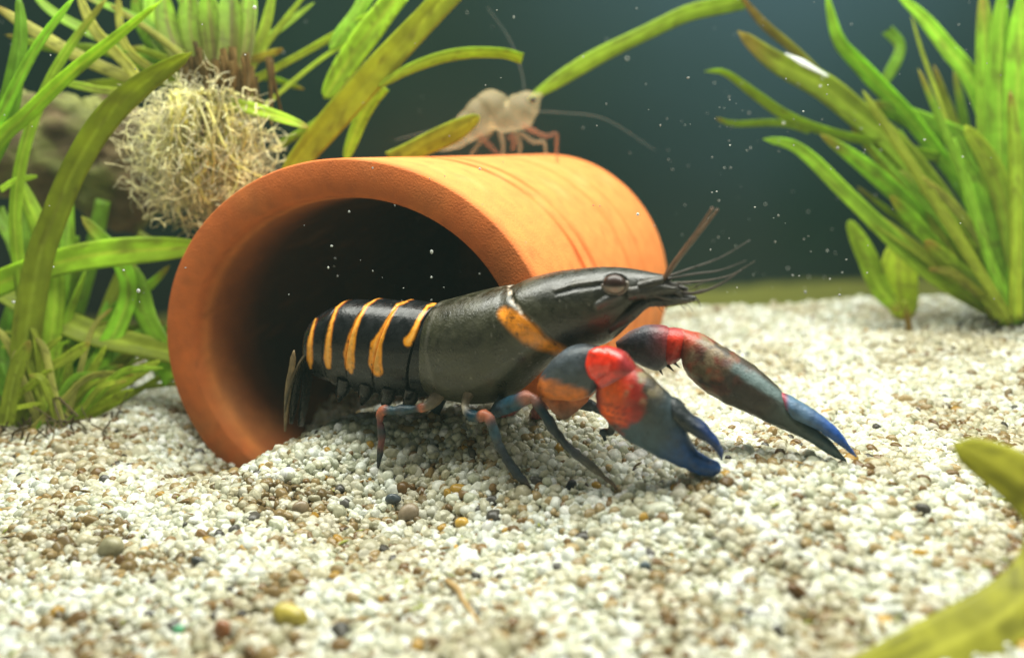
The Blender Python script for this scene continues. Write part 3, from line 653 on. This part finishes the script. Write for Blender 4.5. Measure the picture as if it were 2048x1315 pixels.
# ------------------------------------------------------------------ leaves and plants
LIME = np.array([.52, .78, .05]); GRN = np.array([.36, .64, .045]); DGR = np.array([.21, .40, .03]); OLV = np.array([.46, .56, .05]); YEL = np.array([.76, .76, .18]); BRN = np.array([.22, .15, .05])
seedc = [0]
def leaf(parent, pts, wpx, d, c=GRN, tips=(0, 1), d2=None, roll=None, c2=None, name='leaf', fold=.12, flip=0):
    """Ribbon leaf through picture positions placed at real depths d..d2; wpx is its full width seen there."""
    seedc[0] += 1; rr = np.random.default_rng(seedc[0] + 100)
    n = 36
    q = cr(np.array(pts, float), n); t = np.linspace(0, 1, n)
    dd = d + ((d2 if d2 is not None else d + rr.uniform(-.8, .8)) - d) * t
    P = np.array([at(a[0], a[1], b) for a, b in zip(q, dd)])
    hw = wpx / 2 * dd / FPX
    prof_ = np.ones(n)
    if tips[0]: prof_ *= np.sqrt(np.clip(1 - (1 - np.clip(t / .30, 0, 1)) ** 1.7, .0, 1)) * .97 + .03
    if tips[1]: prof_ *= np.sqrt(np.clip(1 - (1 - np.clip((1 - t) / .30, 0, 1)) ** 1.7, .0, 1)) * .97 + .03
    hw = hw * prof_ * (1 + .06 * np.sin(t * 9 + rr.uniform(0, 6)))
    T = norm(np.gradient(P, axis=0)); view = norm(P - CAM)
    A = norm(np.cross(T, view)); B = norm(np.cross(A, T))
    ro = (rr.uniform(-.5, .5) if roll is None else roll) + (t - .5) * rr.uniform(-.5, .5)
    A2 = A * np.cos(ro)[:, None] + B * np.sin(ro)[:, None]; B2 = B * np.cos(ro)[:, None] - A * np.sin(ro)[:, None]
    hw = hw / np.maximum(np.cos(ro), .6)
    s = np.linspace(-1, 1, 9); th_ = .012
    topz = fold * np.abs(s) * (1 if rr.random() < .5 else -1)
    edge = np.sqrt(np.clip(1 - s ** 4, 0.02, 1))
    rings = []
    for i in range(n):
        up_ = P[i] + A2[i] * (s * hw[i])[:, None] + B2[i] * (topz * hw[i] - th_ * edge)[:, None]
        dn_ = P[i] + A2[i] * (s * hw[i])[:, None] + B2[i] * (topz * hw[i] + th_ * edge)[:, None]
        rings.append(np.vstack([up_, dn_[::-1]]))
    V, fs = loft(rings)
    sv = np.r_[np.tile(np.r_[s, s[::-1]], n), 0, 0]; tv = np.r_[np.repeat(t, 18), 0, 1]
    cc = np.array(c)[None] * np.ones((len(V), 1))
    if c2 is not None: cc = cc * (1 - tv[:, None]) + np.array(c2)[None] * tv[:, None]
    cc = cc * (.78 + .44 * fbm(np.stack([sv * 3 + rr.uniform(0, 50), tv * 6, tv * 0 + rr.uniform(0, 50)], -1), 3))[:, None]
    cc = mixc(cc, np.clip(np.array(c) * 1.5 + .03, 0, .8), smooth(.22, .05, np.abs(sv)) * .5)
    if rr.random() < .45:
        te = (1 - tv) if tips[1] else tv
        cc = mixc(cc, np.array([.42, .30, .06]), smooth(.14, .02, te + .08 * (vnoise(np.stack([sv * 2, tv * 9, sv * 0 + rr.uniform(0, 50)], -1)) - .5)) * .8)
    spots = smooth(.74, .84, vnoise(np.stack([sv * 3 + rr.uniform(0, 50), tv * 26, sv * 0], -1)))
    cc = mixc(cc, np.array([.16, .16, .03]), spots * .5)
    streak = smooth(.55, .8, vnoise(np.stack([sv * 9 + rr.uniform(0, 50), tv * 2, sv * 0], -1)))
    cc = mixc(cc, np.array(c) * .62, streak * .6)
    return mesh(name, V, fs, M_leaf, parent, cc)
def root_tangle(parent, name, gen, n, r, c, mat=None):
    parts = []
    for i in range(n):
        P = gen(i); k = len(P)
        V, fs = loft(tube_rings(P, np.linspace(r, r * .5, k) * rng.uniform(.6, 1.3), 5, hint=norm(F + .3)), cap=False)
        parts.append((V, fs, np.array(c) * rng.uniform(.55, 1.25)))
    V, fs, cc = join(parts)
    return tag(mesh(name, V, fs, mat or M_root, parent, cc), kind='stuff')

# plant rooted in the gravel at the lower left
gb = ground_hit(85, 872)
pl = empty('aquarium_plant', gb, 'green ribbon-leaved plant rooted in the gravel left of the pot', 'plant')
for pts, w_, d, c in [
    ([(430, 500), (375, 496), (230, 505), (125, 523), (0, 566), (-80, 620), (-60, 780)], 54, 29.5, LIME * .95),
    ([(34, 350), (60, 410), (84, 470), (110, 560), (100, 700), (80, 860)], 38, 30, LIME * .8),
    ([(163, 432), (195, 468), (240, 520), (255, 600), (190, 740), (110, 870)], 36, 30.5, GRN * 1.2),
    ([(140, 360), (137, 430), (133, 510), (118, 620), (90, 860)], 28, 31, GRN),
    ([(-20, 580), (84, 624), (188, 668), (330, 702), (400, 715)], 48, 30.6, OLV * .8),
    ([(255, 520), (272, 570), (290, 630), (318, 690), (345, 760)], 42, 30.5, GRN),
    ([(340, 530), (300, 570), (255, 600), (200, 660), (130, 850)], 24, 31, GRN * 1.1),
    ([(172, 540), (150, 600), (132, 650), (110, 760), (95, 865)], 15, 30.5, LIME * .8),
    ([(-5, 668), (25, 666), (48, 690), (40, 770), (60, 865)], 14, 29, LIME * .8),
    ([(60, 680), (30, 750), (10, 850)], 30, 28.2, OLV * .8),
    ([(125, 672), (90, 700), (30, 760), (-10, 850)], 15, 29.2, OLV * 1.1),
    ([(105, 738), (60, 772), (10, 818)], 17, 28.6, OLV * 1.2),
    ([(85, 806), (50, 812), (12, 820)], 10, 28.4, OLV * 1.3),
    ([(180, 684), (135, 716), (85, 742)], 22, 29, OLV * 1.1),
    ([(212, 690), (165, 778), (125, 856)], 16, 29.4, OLV * 1.25),
    ([(270, 700), (178, 782), (120, 862)], 24, 29.8, OLV),
    ([(322, 720), (230, 772), (150, 832), (95, 874)], 25, 29.2, OLV * 1.15),
    ([(268, 778), (175, 832), (112, 868)], 24, 28.8, OLV * 1.1),
    ([(138, 716), (132, 800), (100, 872)], 19, 29.5, OLV),
    ([(84, 765), (88, 820), (86, 874)], 19, 29, BRN * 1.6),
    ([(40, 560), (20, 640), (5, 720), (20, 860)], 30, 31.5, DGR * 1.2),
    ([(215, 600), (190, 680), (140, 760), (110, 870)], 22, 31.2, DGR * 1.3),
    ([(300, 640), (240, 700), (160, 790), (110, 870)], 22, 31.5, DGR * 1.3),
    ([(325, 640), (300, 690), (322, 750)], 26, 32, GRN * .7),
    ([(60, 590), (70, 700), (60, 860)], 26, 32, DGR),
    ([(10, 700), (20, 780), (50, 866)], 26, 31, BRN * 1.2),
    ([(150, 690), (120, 780), (70, 870)], 18, 30.4, OLV * .8),
    ([(325, 0), (222, 82), (137, 150), (51, 232), (-10, 290), (-110, 450), (-90, 700), (30, 868)], 28, 27.5, LIME),
    ([(152, -10), (80, 85), (35, 165), (0, 235), (-90, 420), (-80, 700), (30, 868)], 23, 27.8, GRN * 1.35),
    ([(218, -10), (145, 85), (95, 170), (50, 290), (30, 420), (40, 560), (80, 860)], 22, 29.4, LIME * .85),
    ([(36, -15), (42, 60), (30, 150), (5, 260), (-60, 420), (-30, 700), (50, 868)], 40, 28.2, DGR * 1.2),
    ([(385, 104), (280, 172), (205, 245), (147, 340), (105, 440), (75, 530), (50, 700), (60, 865)], 52, 26.8, OLV * .78)]:
    leaf(pl, pts, w_, d, c, tips=(1, 0), d2=d if len(pts) < 4 else 29.3)
leaf(pl, [(0, 380), (30, 362), (75, 352)], 12, 29, LIME)
for i in range(34):
    x0 = rng.uniform(50, 140); xt = x0 + rng.normal(45, 115); yt = rng.uniform(600, 790)
    leaf(pl, [(xt + (xt - x0) * .25, yt + rng.uniform(-5, 25)), (xt * .75 + x0 * .25, yt * .78 + 185), (xt * .4 + x0 * .6, yt * .4 + 512 + rng.normal(0, 6)), (x0, 866 + rng.uniform(-8, 14))], rng.uniform(8, 16), rng.uniform(28.2, 31), [OLV * .9, OLV * 1.1, GRN * .8, LIME * .8, YEL * .75, OLV][i % 6], tips=(1, 0))
for i in range(7):
    xt = rng.uniform(-20, 320); yt = rng.uniform(380, 560)
    leaf(pl, [(xt, yt), (xt * .7 + 40 + rng.normal(0, 20), yt * .5 + 330), (rng.uniform(40, 150), 850)], rng.uniform(18, 32), rng.uniform(31.5, 33.5), [GRN * .7, DGR, OLV * .7][i % 3])
def groot(i):
    a = gb + np.array([rng.normal(0, 1.1), rng.normal(0, .6), .5]); return cr([a, a + rng.normal(0, .5, 3) + [0, 0, -.5], a + rng.normal(0, .8, 3) + [0, 0, -1.0]], 6)
root_tangle(pl, 'root', groot, 40, .035, (.16, .12, .05))

# plant with the bare root ball, resting on the brown stone
ub = at(445, 172, 29.9)
p2 = empty('rooted_plant', ub, 'bushy green plant with a pale tangled root ball hanging above the pot', 'plant')
for pts, w_, d, c, c2 in [
    ([(400, 150), (345, 80), (325, -20)], 44, 31, BRN * 1.2, GRN), ([(420, 160), (385, 80), (378, -20)], 42, 30.6, BRN, GRN * 1.1), ([(436, 168), (425, 90), (415, -20)], 44, 30.4, BRN * 1.1, GRN),
    ([(455, 170), (462, 90), (462, -20)], 46, 30.3, BRN * .9, GRN * .9), ([(470, 160), (492, 80), (500, -20)], 36, 30.6, BRN, GRN), ([(480, 160), (525, 70), (548, -20)], 22, 31, OLV, LIME * .7),
    ([(492, 160), (540, 80), (618, -20)], 12, 31, OLV, LIME * .7), ([(500, 165), (600, 110), (720, 42), (800, -5)], 15, 31.4, OLV * 1.2, LIME),
    ([(525, 215), (590, 160), (655, 110), (745, 55)], 9, 31.4, OLV * 1.2, LIME), ([(370, 196), (480, 212), (560, 235), (618, 256)], 24, 29.6, OLV, LIME),
    ([(285, 168), (154, 112), (68, 62), (-10, 12)], 26, 30.5, YEL * .8, YEL * .8), ([(290, 175), (250, 125), (190, 60), (155, -15)], 22, 30.2, YEL, YEL * .9),
    ([(300, 180), (215, 182), (160, 172), (105, 160)], 15, 30.5, YEL * .8, LIME), ([(320, 150), (250, 90), (235, -15)], 16, 31, YEL * .9, YEL), ([(330, 150), (200, 100), (100, 95), (10, 70)], 18, 31.6, LIME * .7, LIME * .6),
    ([(340, 140), (290, 60), (270, -15)], 30, 31.8, GRN, GRN * .8), ([(350, 130), (310, 60), (300, -15)], 34, 31.2, LIME * .7, GRN), ([(360, 150), (130, 40), (60, -20)], 20, 32, LIME * .6, GRN * .8)]:
    leaf(p2, pts, w_, d, c, tips=(0, 1), c2=c2)
for i in range(14):
    a = rng.uniform(-.2, 1.0) * pi if i % 2 else rng.uniform(.55, 1.05) * pi
    L_ = rng.uniform(150, 330); x1, y1 = 400 + L_ * cos(a), 150 - L_ * .75 * sin(a)
    leaf(p2, [(430 + rng.normal(0, 25), 165), ((430 + x1) / 2, (160 + y1) / 2 - rng.uniform(0, 25)), (x1, y1)], rng.uniform(10, 20), rng.uniform(30.2, 33), [OLV, LIME * .7, GRN * .8, YEL * .7][i % 4], tips=(0, 1))
rcen = at(400, 300, 29.6)
def ballroot(i):
    dv = norm(rng.normal(0, 1, 3)); rr_ = rng.uniform(.3, 1.15) ** .8
    a = rcen + dv * np.array([2.75, 1.5, 2.9]) * rr_ * .84 + np.array([.05, 0, -.25]); pts = [a]
    step = norm(rng.normal(0, 1, 3))
    for k in range(4):
        step = norm(step + rng.normal(0, .8, 3)); pts.append(pts[-1] + step * rng.uniform(.12, .36))
    return cr(pts, 13)
root_tangle(p2, 'root_ball', ballroot, 1600, .020, (.96, .92, .64))
def wisp(i):
    dv = norm(np.array([rng.normal(), rng.normal() * .5, rng.normal() - .25])); a = rcen + dv * np.array([1.9, 1.0, 2.0]) * rng.uniform(.5, 1)
    pts = [a]; st = norm(dv + rng.normal(0, .5, 3))
    for k in range(5):
        st = norm(st + rng.normal(0, .55, 3) + [0, 0, -.08]); pts.append(pts[-1] + st * rng.uniform(.2, .42))
    return cr(pts, 15)
root_tangle(p2, 'root_wisp', wisp, 260, .016, (.90, .86, .62))
def innerroot(i):
    a = rcen + np.array([rng.normal(.3, .5), rng.normal(0, .4), rng.uniform(1.0, 2.0)]); b = rcen + np.array([rng.normal(.35, .75), rng.normal(0, .5), rng.uniform(-1.9, .2)])
    return cr([a, (a + b) / 2 + rng.normal(0, .35, 3), b], 10)
root_tangle(p2, 'root_core', innerroot, 300, .040, (.90, .86, .42))
def topneck(i):
    a = ub + rng.normal(0, .5, 3) * [1.2, .7, .5]; return cr([a + [0, 0, .7], a, a + rng.normal(0, .4, 3) - [.3, 0, 1.2]], 8)
root_tangle(p2, 'crown', topneck, 60, .10, (.22, .15, .05))

# plant growing behind the pot
bb = np.array([*at(600, 330, 33.5)]); bb = np.array([-7.6, 32.6, 0.0])
p3 = empty('aquarium_plant', bb, 'plant with thick upright ribbon leaves growing from behind the pot', 'plant')
for pts, w_, d, c in [
    ([(960, -85), (895, -10), (805, 85), (730, 165), (660, 245), (590, 330), (540, 420)], 54, 29.5, OLV * .92), ([(800, -15), (742, 60), (700, 118), (648, 198)], 48, 30.2, LIME * .95),
    ([(1045, 118), (1005, 107), (940, 106), (880, 116), (815, 140), (755, 175)], 22, 29.8, LIME * .85), ([(768, 172), (728, 225), (690, 320)], 28, 30.2, LIME * .95),
    ([(735, -10), (705, 40), (660, 100)], 30, 31, GRN), ([(560, 290), (640, 240), (690, 190)], 16, 31, LIME * .7)]:
    leaf(p3, pts, w_, d, c)
leaf(p3, [(960, 232), (905, 265), (850, 290), (780, 325)], 42, 30.0, OLV * .95, tips=(1, 0), roll=.2)

# long leaf arching over the pot
ll = leaf(None, [(1490, 2), (1440, 12), (1376, 27), (1300, 62), (1180, 122), (1055, 200)], 32, 34.0, LIME * .75, d2=33.4, roll=.1, name='long_leaf')
tag(ll, 'long green leaf arching through open water above the pot', 'leaf')

# right-hand plant
rb_ = ground_hit(2035, 660)
p4 = empty('aquarium_plant', rb_, 'large green plant rooted in the gravel at the right of the tank', 'plant')
B4 = (2020, 640)
for pts, w_, d, c, c2 in [
    ([(1652, -15), (1676, 76), (1710, 118), (1760, 172), (1840, 260), (1950, 420), B4], 36, 31, GRN * 1.2, GRN), ([(1790, -15), (1845, 35), (1893, 95), (1945, 165), (1985, 300), B4], 38, 31.2, GRN * 1.3, GRN),
    ([(1822, 30), (1845, 107), (1880, 205), (1950, 400)], 9, 32, OLV, OLV), ([(1475, 62), (1550, 122), (1645, 172), (1720, 232), (1800, 300), (1900, 430), B4], 58, 30.4, OLV * .85, GRN),
    ([(1478, -12), (1530, 50), (1600, 110), (1680, 190)], 20, 30.8, np.array([.36, .27, .07]), OLV), ([(1408, 143), (1450, 145), (1513, 190), (1575, 232), (1665, 266), (1830, 302), (1950, 340)], 23, 30, LIME * .7, LIME * .65),
    ([(1432, 236), (1471, 247), (1560, 246), (1620, 262)], 16, 30.2, LIME * .6, LIME * .6), ([(1526, 278), (1581, 289), (1623, 318), (1680, 375), (1756, 449), (1806, 498), (1880, 560), B4], 36, 29.6, GRN * 1.1, OLV),
    ([(1640, 268), (1718, 323), (1794, 388), (1855, 449), (1930, 540), B4], 38, 29.9, GRN * 1.2, GRN), ([(1700, 247), (1760, 315), (1850, 420), (1940, 540)], 30, 31.2, OLV, GRN),
    ([(1740, 205), (1851, 250), (1970, 310), (2060, 420)], 52, 31.4, GRN, DGR * 1.3), ([(1844, 352), (1908, 414), (1970, 500), B4], 22, 29.4, YEL * .7, LIME * .7),
    ([(1840, 350), (1880, 430), (1950, 530), B4], 46, 30, OLV, OLV * .8), ([(1965, -20), (1975, 150), (1985, 350), (2015, 640)], 52, 30.4, GRN * 1.2, OLV), ([(2005, -20), (2000, 200), (2008, 420), (2030, 650)], 56, 30, GRN * 1.1, GRN * .8),
    ([(2045, -20), (2035, 200), (2030, 450), (2040, 650)], 60, 29.6, GRN * 1.25, DGR * 1.4), ([(2080, -20), (2070, 250), (2060, 450), (2050, 650)], 60, 29.8, GRN, DGR * 1.4), ([(1850, 480), (1910, 540), (1980, 600), (2030, 655)], 46, 29, OLV * .8, DGR * 1.2),
    ([(1800, 340), (1880, 440), (1960, 560), (2030, 650)], 40, 30.8, DGR * 1.4, DGR), ([(1900, 300), (1950, 400), (2010, 550), (2040, 655)], 50, 30.6, GRN, DGR * 1.2), ([(1870, 230), (1930, 330), (1990, 480), (2030, 650)], 44, 31.6, GRN * .9, DGR),
    ([(1760, 180), (1800, 100), (1775, 60)], 26, 33, DGR * 1.2, DGR), ([(1856, 537), (1905, 546), (1960, 590), (2030, 655)], 22, 29.2, YEL * .6, OLV), ([(1930, 250), (1990, 350), (2030, 500), (2050, 655)], 50, 30.1, OLV * 1.1, DGR * 1.3),
    ([(1780, 390), (1850, 470), (1930, 560), (2020, 655)], 34, 29.5, GRN, OLV * .9), ([(2020, 180), (2030, 330), (2030, 640)], 30, 29.2, LIME * .6, OLV)]:
    leaf(p4, pts, w_ * .86, d + 3, c, tips=(1, 0), c2=c2, d2=d + 3 if len(pts) < 4 else 34.6)
for i in range(20):
    a = rng.uniform(.52, .80) * pi; L_ = rng.uniform(260, 560); x1, y1 = 2015 + L_ * cos(a), 640 - L_ * sin(a)
    leaf(p4, [(x1, y1), ((x1 + 2020) / 2 + rng.uniform(-30, 10), (y1 + 640) / 2 - rng.uniform(0, 40)), (2018 + rng.normal(0, 14), 645)], rng.uniform(12, 24), rng.uniform(32.5, 36), [OLV * .8, GRN, LIME * .7, GRN * .8][i % 4], tips=(1, 0))
def rroot(i):
    a = rb_ + np.array([rng.normal(0, .9), rng.normal(0, .6), .6]); return cr([a, a + rng.normal(0, .5, 3) + [0, 0, -.5], a + rng.normal(0, .8, 3) + [0, 0, -1.2]], 6)
root_tangle(p4, 'root', rroot, 40, .04, (.10, .10, .04))

# young plantlet in front of the right plant
sb = ground_hit(1820, 662)
p5 = empty('plantlet', sb, 'small yellow-green plantlet standing by itself in the sand left of the large right plant', 'plant')
sd = proj(sb[None])[1][0]
leaf(p5, [(1697, 440), (1735, 515), (1762, 578), (1800, 622)], 38, sd, LIME * .75, tips=(1, 1), roll=.1)
leaf(p5, [(1800, 478), (1797, 530), (1800, 585), (1814, 640)], 66, sd, OLV * 1.55, tips=(1, 1), roll=.1)
leaf(p5, [(1742, 446), (1800, 482), (1840, 528), (1895, 545)], 22, sd + .3, LIME * .6)
P = cr([at(1808, 600, sd), at(1815, 635, sd), at(1820, 670, sd)], 12); V, fs = loft(tube_rings(P, np.linspace(.14, .09, 12), 10))
mesh('stem', V, fs, M_leaf, p5, mixc(np.tile(np.array([.36, .24, .05]), (len(V), 1)), OLV, smooth(640, 600, proj(V)[0][:, 1])))

# loose leaf near the front glass, lower right
fl = leaf(None, [(1906, 888), (1965, 914), (2038, 956), (2098, 1015), (2115, 1080), (2090, 1152), (2025, 1218), (1925, 1275), (1810, 1325), (1640, 1378)], 120, 16.8, np.array([.58, .58, .09]), tips=(1, 1), d2=14.0, roll=0.0, name='loose_leaf', fold=.12)
tag(fl, 'loose yellow-green leaf curling over the sand in the near right corner', 'leaf')

# brown stones behind the left plants
def stone(c, r, label, sd_):
    V, fs = ell(np.array(c, float), r, None, 80, 56)
    V = c + (V - c) * (.62 + .8 * fbm((V - c) * .9 + sd_, 5))[:, None]
    cc = np.tile(np.array([.15, .11, .055]), (len(V), 1)) * (.4 + .8 * fbm(V * .9 + sd_, 3))[:, None]
    cc = mixc(cc, (.20, .24, .06), smooth(.42, .62, fbm(V * .7 + 31, 3)) * .6)
    tag(mesh('stone', V, fs, M_stone, col=cc), label, 'stone', 'brown stones behind the left plants')
stone(at(95, 300, 35), (2.6, 1.6, 2.2), 'brown stone behind leaves at the far left, larger of two', 3.0)
stone(at(225, 330, 35.5), (1.9, 1.6, 2.6), 'brown stone between the far left stone and the root ball', 9.0)

# ------------------------------------------------------------------ pale shrimp walking on the pot
SD = 33.2
sbp = at(1000, 315, SD)
sh = empty('shrimp', sbp, 'pale translucent shrimp standing on top of the terracotta pot', 'shrimp')
q = cr([(868, 300, .06), (900, 284, .30), (935, 255, .50), (965, 232, .62), (985, 222, .66), (1010, 236, .50), (1035, 226, .58), (1054, 210, .50), (1070, 197, .26), (1084, 186, .05)], 70)
P = np.array([at(a[0], a[1], SD) for a in q]); r_ = np.clip(q[:, 2], .03, None) * SD / 27.6 * .86 * (1 + .10 * np.abs(np.sin(np.arange(70) * .38))) 
V, fs = loft(tube_rings(P, r_, 22, r_ * .7))
V = V + (fbm(V * 2.2, 3) - .5)[:, None] * .22
mesh('body', V, fs, M_shrimp, sh, np.tile(np.array([.66, .60, .36]), (len(V), 1)) * (.7 + .6 * fbm(V * 3.5, 3))[:, None])
V, fs = ell(at(1066, 199, SD - .35), .10, None, 12, 8); mesh('eye', V, fs, M_eye, sh, np.tile(np.array([.02, .015, .01]), (len(V), 1)))
PK = (.42, .20, .11); PL = (.50, .42, .26)
for pts, r0, c_, dz in [([(955, 268), (980, 292), (1003, 318)], .11, PK, 0), ([(1000, 262), (1006, 290), (1004, 320)], .09, PL, -.2), ([(1030, 262), (1040, 290), (1037, 318)], .09, PL, .2), ([(985, 262), (960, 285), (940, 312)], .08, PL, .3),
                       ([(1045, 250), (1090, 272), (1112, 268), (1113, 300), (1118, 360)], .085, PK, -1.0), ([(1040, 265), (1068, 284), (1088, 285), (1092, 318)], .08, PL, .2), ([(1020, 270), (1028, 284), (1024, 300)], .12, PK, -.1)]:
    P = cr([at(a, b, SD + dz) for a, b in pts], 24); V, fs = loft(tube_rings(P, np.linspace(r0, r0 * .55, 24) * SD / 27.6, 8))
    mesh('leg', V, fs, M_shrimp, sh, np.tile(np.array(c_), (len(V), 1)) * mott(V))
for pts, r0 in [([(1050, 190), (1042, 140), (1020, 80), (975, 15)], .02), ([(1062, 222), (1130, 226), (1210, 238), (1310, 300)], .02), ([(930, 250), (860, 262), (790, 280)], .03)]:
    P = cr([at(a, b, SD) for a, b in pts], 30); V, fs = loft(tube_rings(P, np.linspace(r0, r0 * .5, 30), 6))
    mesh('antenna', V, fs, M_fine, sh, np.tile(np.array([.6, .58, .5]), (len(V), 1)))

# ------------------------------------------------------------------ single pebbles and scraps lying on the gravel
def pebble(px_, py_, wpx, hpx, c, label, cat='pebble', name='pebble', rot=0.0, sd_=0, grp='odd pebbles on the gravel', flat=.8, rgh=.35):
    g = ground_hit(px_, py_)
    for _ in range(4): g = ground_hit(px_, py_, hgt(g[0], g[1]) + .075 + .0016 * hpx)
    d = proj(g[None])[1][0]; k = d / FPX / 2
    ax = cos(rot) * RT + sin(rot) * UP; ay = -sin(rot) * RT + cos(rot) * UP
    V, fs = ell(g, (wpx * k, hpx * k, min(wpx, hpx) * k * flat), (ax, ay, F), 22, 14)
    V = g + (V - g) * (1 - rgh * .6 + rgh * 1.2 * fbm((V - g) * 6 / (wpx * k * 4 + .3) + sd_ * 3.1, 3))[:, None]
    cc = np.tile(np.array(c), (len(V), 1)) * (.7 + .6 * fbm(V * 7, 3))[:, None]
    tag(mesh(name, V, fs, M_pebble, col=cc), label, cat, grp)
for i, a in enumerate([
    (1141, 976, 22, 40, (.010, .010, .014), 'small upright black chip in front of the crayfish', 'chip', 'stone_chip', -.4),
    (787, 997, 32, 20, (.06, .075, .085), 'glossy blue-grey pebble left of the crayfish legs', 'pebble', 'pebble', 0),
    (398, 1124, 34, 22, (.05, .055, .05), 'dark slate oval pebble in the left foreground', 'pebble', 'pebble', -.6),
    (222, 1098, 52, 50, (.26, .24, .14), 'round olive pebble at the left', 'pebble', 'pebble', 0),
    (580, 1232, 78, 50, (.40, .33, .06), 'mustard yellow lump in the near foreground', 'pebble', 'pebble', -.3),
    (850, 940, 42, 46, (.55, .48, .30), 'large cream pebble right of the rearmost crayfish leg', 'pebble', 'pebble', 0),
    (924, 1046, 28, 24, (.55, .34, .06), 'amber grain in front of the crayfish', 'pebble', 'pebble', 0),
    (632, 955, 24, 18, (.70, .40, .07), 'orange-yellow crumb below the pot mouth', 'crumb', 'crumb', .3),
    (818, 1026, 46, 38, (.22, .17, .11), 'brown pebble beside the blue-grey one', 'pebble', 'pebble', .5),
    (356, 1258, 24, 18, (.10, .35, .18), 'tiny green grain at the bottom left', 'pebble', 'pebble', 0),
    (43, 952, 26, 16, (.04, .04, .04), 'black pebble by the left edge below the plants', 'pebble', 'pebble', 0),
    (1456, 915, 14, 12, (.02, .015, .012), 'black speck at the tip of the near claw', 'pebble', 'pebble', 0),
    (1595, 1182, 46, 24, (.12, .06, .02), 'dark brown scrap of debris in the right foreground', 'debris', 'debris', -.6),
    (1560, 905, 22, 18, (.16, .10, .05), 'brown pebble between the two claws', 'pebble', 'pebble', 0),
    (656, 948, 30, 26, (.14, .10, .06), 'dark brown pebble just right of the orange crumb', 'pebble', 'pebble', 0),
    (600, 1015, 34, 26, (.20, .15, .09), 'brown pebble in front of the pot mouth', 'pebble', 'pebble', .4),
    (1290, 1130, 24, 18, (.09, .12, .13), 'grey-blue pebble in the middle foreground', 'pebble', 'pebble', 0),
    (445, 1258, 36, 40, (.24, .10, .04), 'rust brown pebble at the bottom left of the mustard lump', 'pebble', 'pebble', 0)]):
    pebble(*a[:4], a[4], a[5], a[6], a[7], a[8], i)
def gp(px_, py_, lift=.14):
    g = ground_hit(px_, py_)
    for _ in range(4): g = ground_hit(px_, py_, hgt(g[0], g[1]) + lift)
    return g
P = cr([gp(893, 1160), gp(915, 1178, .2), gp(926, 1200), gp(960, 1245)], 24)
V, fs = loft(tube_rings(P, np.interp(np.linspace(0, 1, 24), [0, .3, 1], [.05, .07, .02]), 8))
tag(mesh('twig', V, fs, M_stone, col=np.tile(np.array([.36, .24, .10]), (len(V), 1))), 'thin curved tan twig on the gravel in the foreground', 'twig')
parts = []
for i in range(260):
    x_ = rng.uniform(-40, 2080); y_ = rng.uniform(880, 1310); g = gp(x_, y_, .08); k = rng.uniform(.05, .22)
    dv = np.array([rng.normal(), rng.normal(), rng.normal() * .2]); dv = norm(dv) * k
    P = cr([g - dv, g + rng.normal(0, .02, 3), g + dv], 5); V, fs = loft(tube_rings(P, np.array([.008, .03, .035, .025, .006]) * rng.uniform(.5, 1.1), 5))
    parts.append((V, fs, np.array([(.20, .12, .04), (.32, .22, .09), (.10, .07, .03), (.24, .26, .06)][i % 4])))
V, fs, cc = join(parts)
tag(mesh('plant_debris', V, fs, M_stone, col=cc), 'tiny brown plant scraps strewn over the gravel', 'debris', kind='stuff')
# white strip added to stand in for a lamp reflection at the big right leaf
P = cr([at(1570, 107, 32.9), at(1605, 125, 32.8), at(1632, 140, 32.8), at(1657, 153, 32.8)], 20)
V, fs = loft(tube_rings(P, np.interp(np.linspace(0, 1, 20), [0, .4, 1], [.02, .12, .03]), 10, .04))
tag(mesh('light_streak', V, fs, M_mote, col=np.tile(np.array([.86, .9, .9]), (len(V), 1))), 'white strip standing in for a light reflection on the broad leaf at upper right', 'light streak')

# motes drifting in the water
parts = []
for i in range(300):
    if i < 90: x_, y_, d = rng.uniform(1330, 1760), rng.uniform(150, 590), rng.uniform(24, 34)
    elif i < 112: x_, y_, d = rng.uniform(560, 960), rng.uniform(330, 640), rng.uniform(21, 23.5)
    else: x_, y_, d = rng.uniform(-40, 2090), rng.uniform(-20, 620), rng.uniform(20, 36)
    if d > 24 and hgt(*at(x_, y_, d)[:2]) > at(x_, y_, d)[2]: continue
    c = at(x_, y_, d); s_ = rng.uniform(.010, .026) * (2.0 if rng.random() < .07 else 1)
    V, fs = ell(c, s_ * rng.uniform(.6, 1.5, 3), None, 6, 4); parts.append((V, fs, np.array([.75, .78, .74]) * rng.uniform(.35, 1)))
V, fs, cc = join(parts)
tag(mesh('drifting_motes', V, fs, M_mote, col=cc), 'fine white specks drifting in the water', 'particles', kind='stuff')
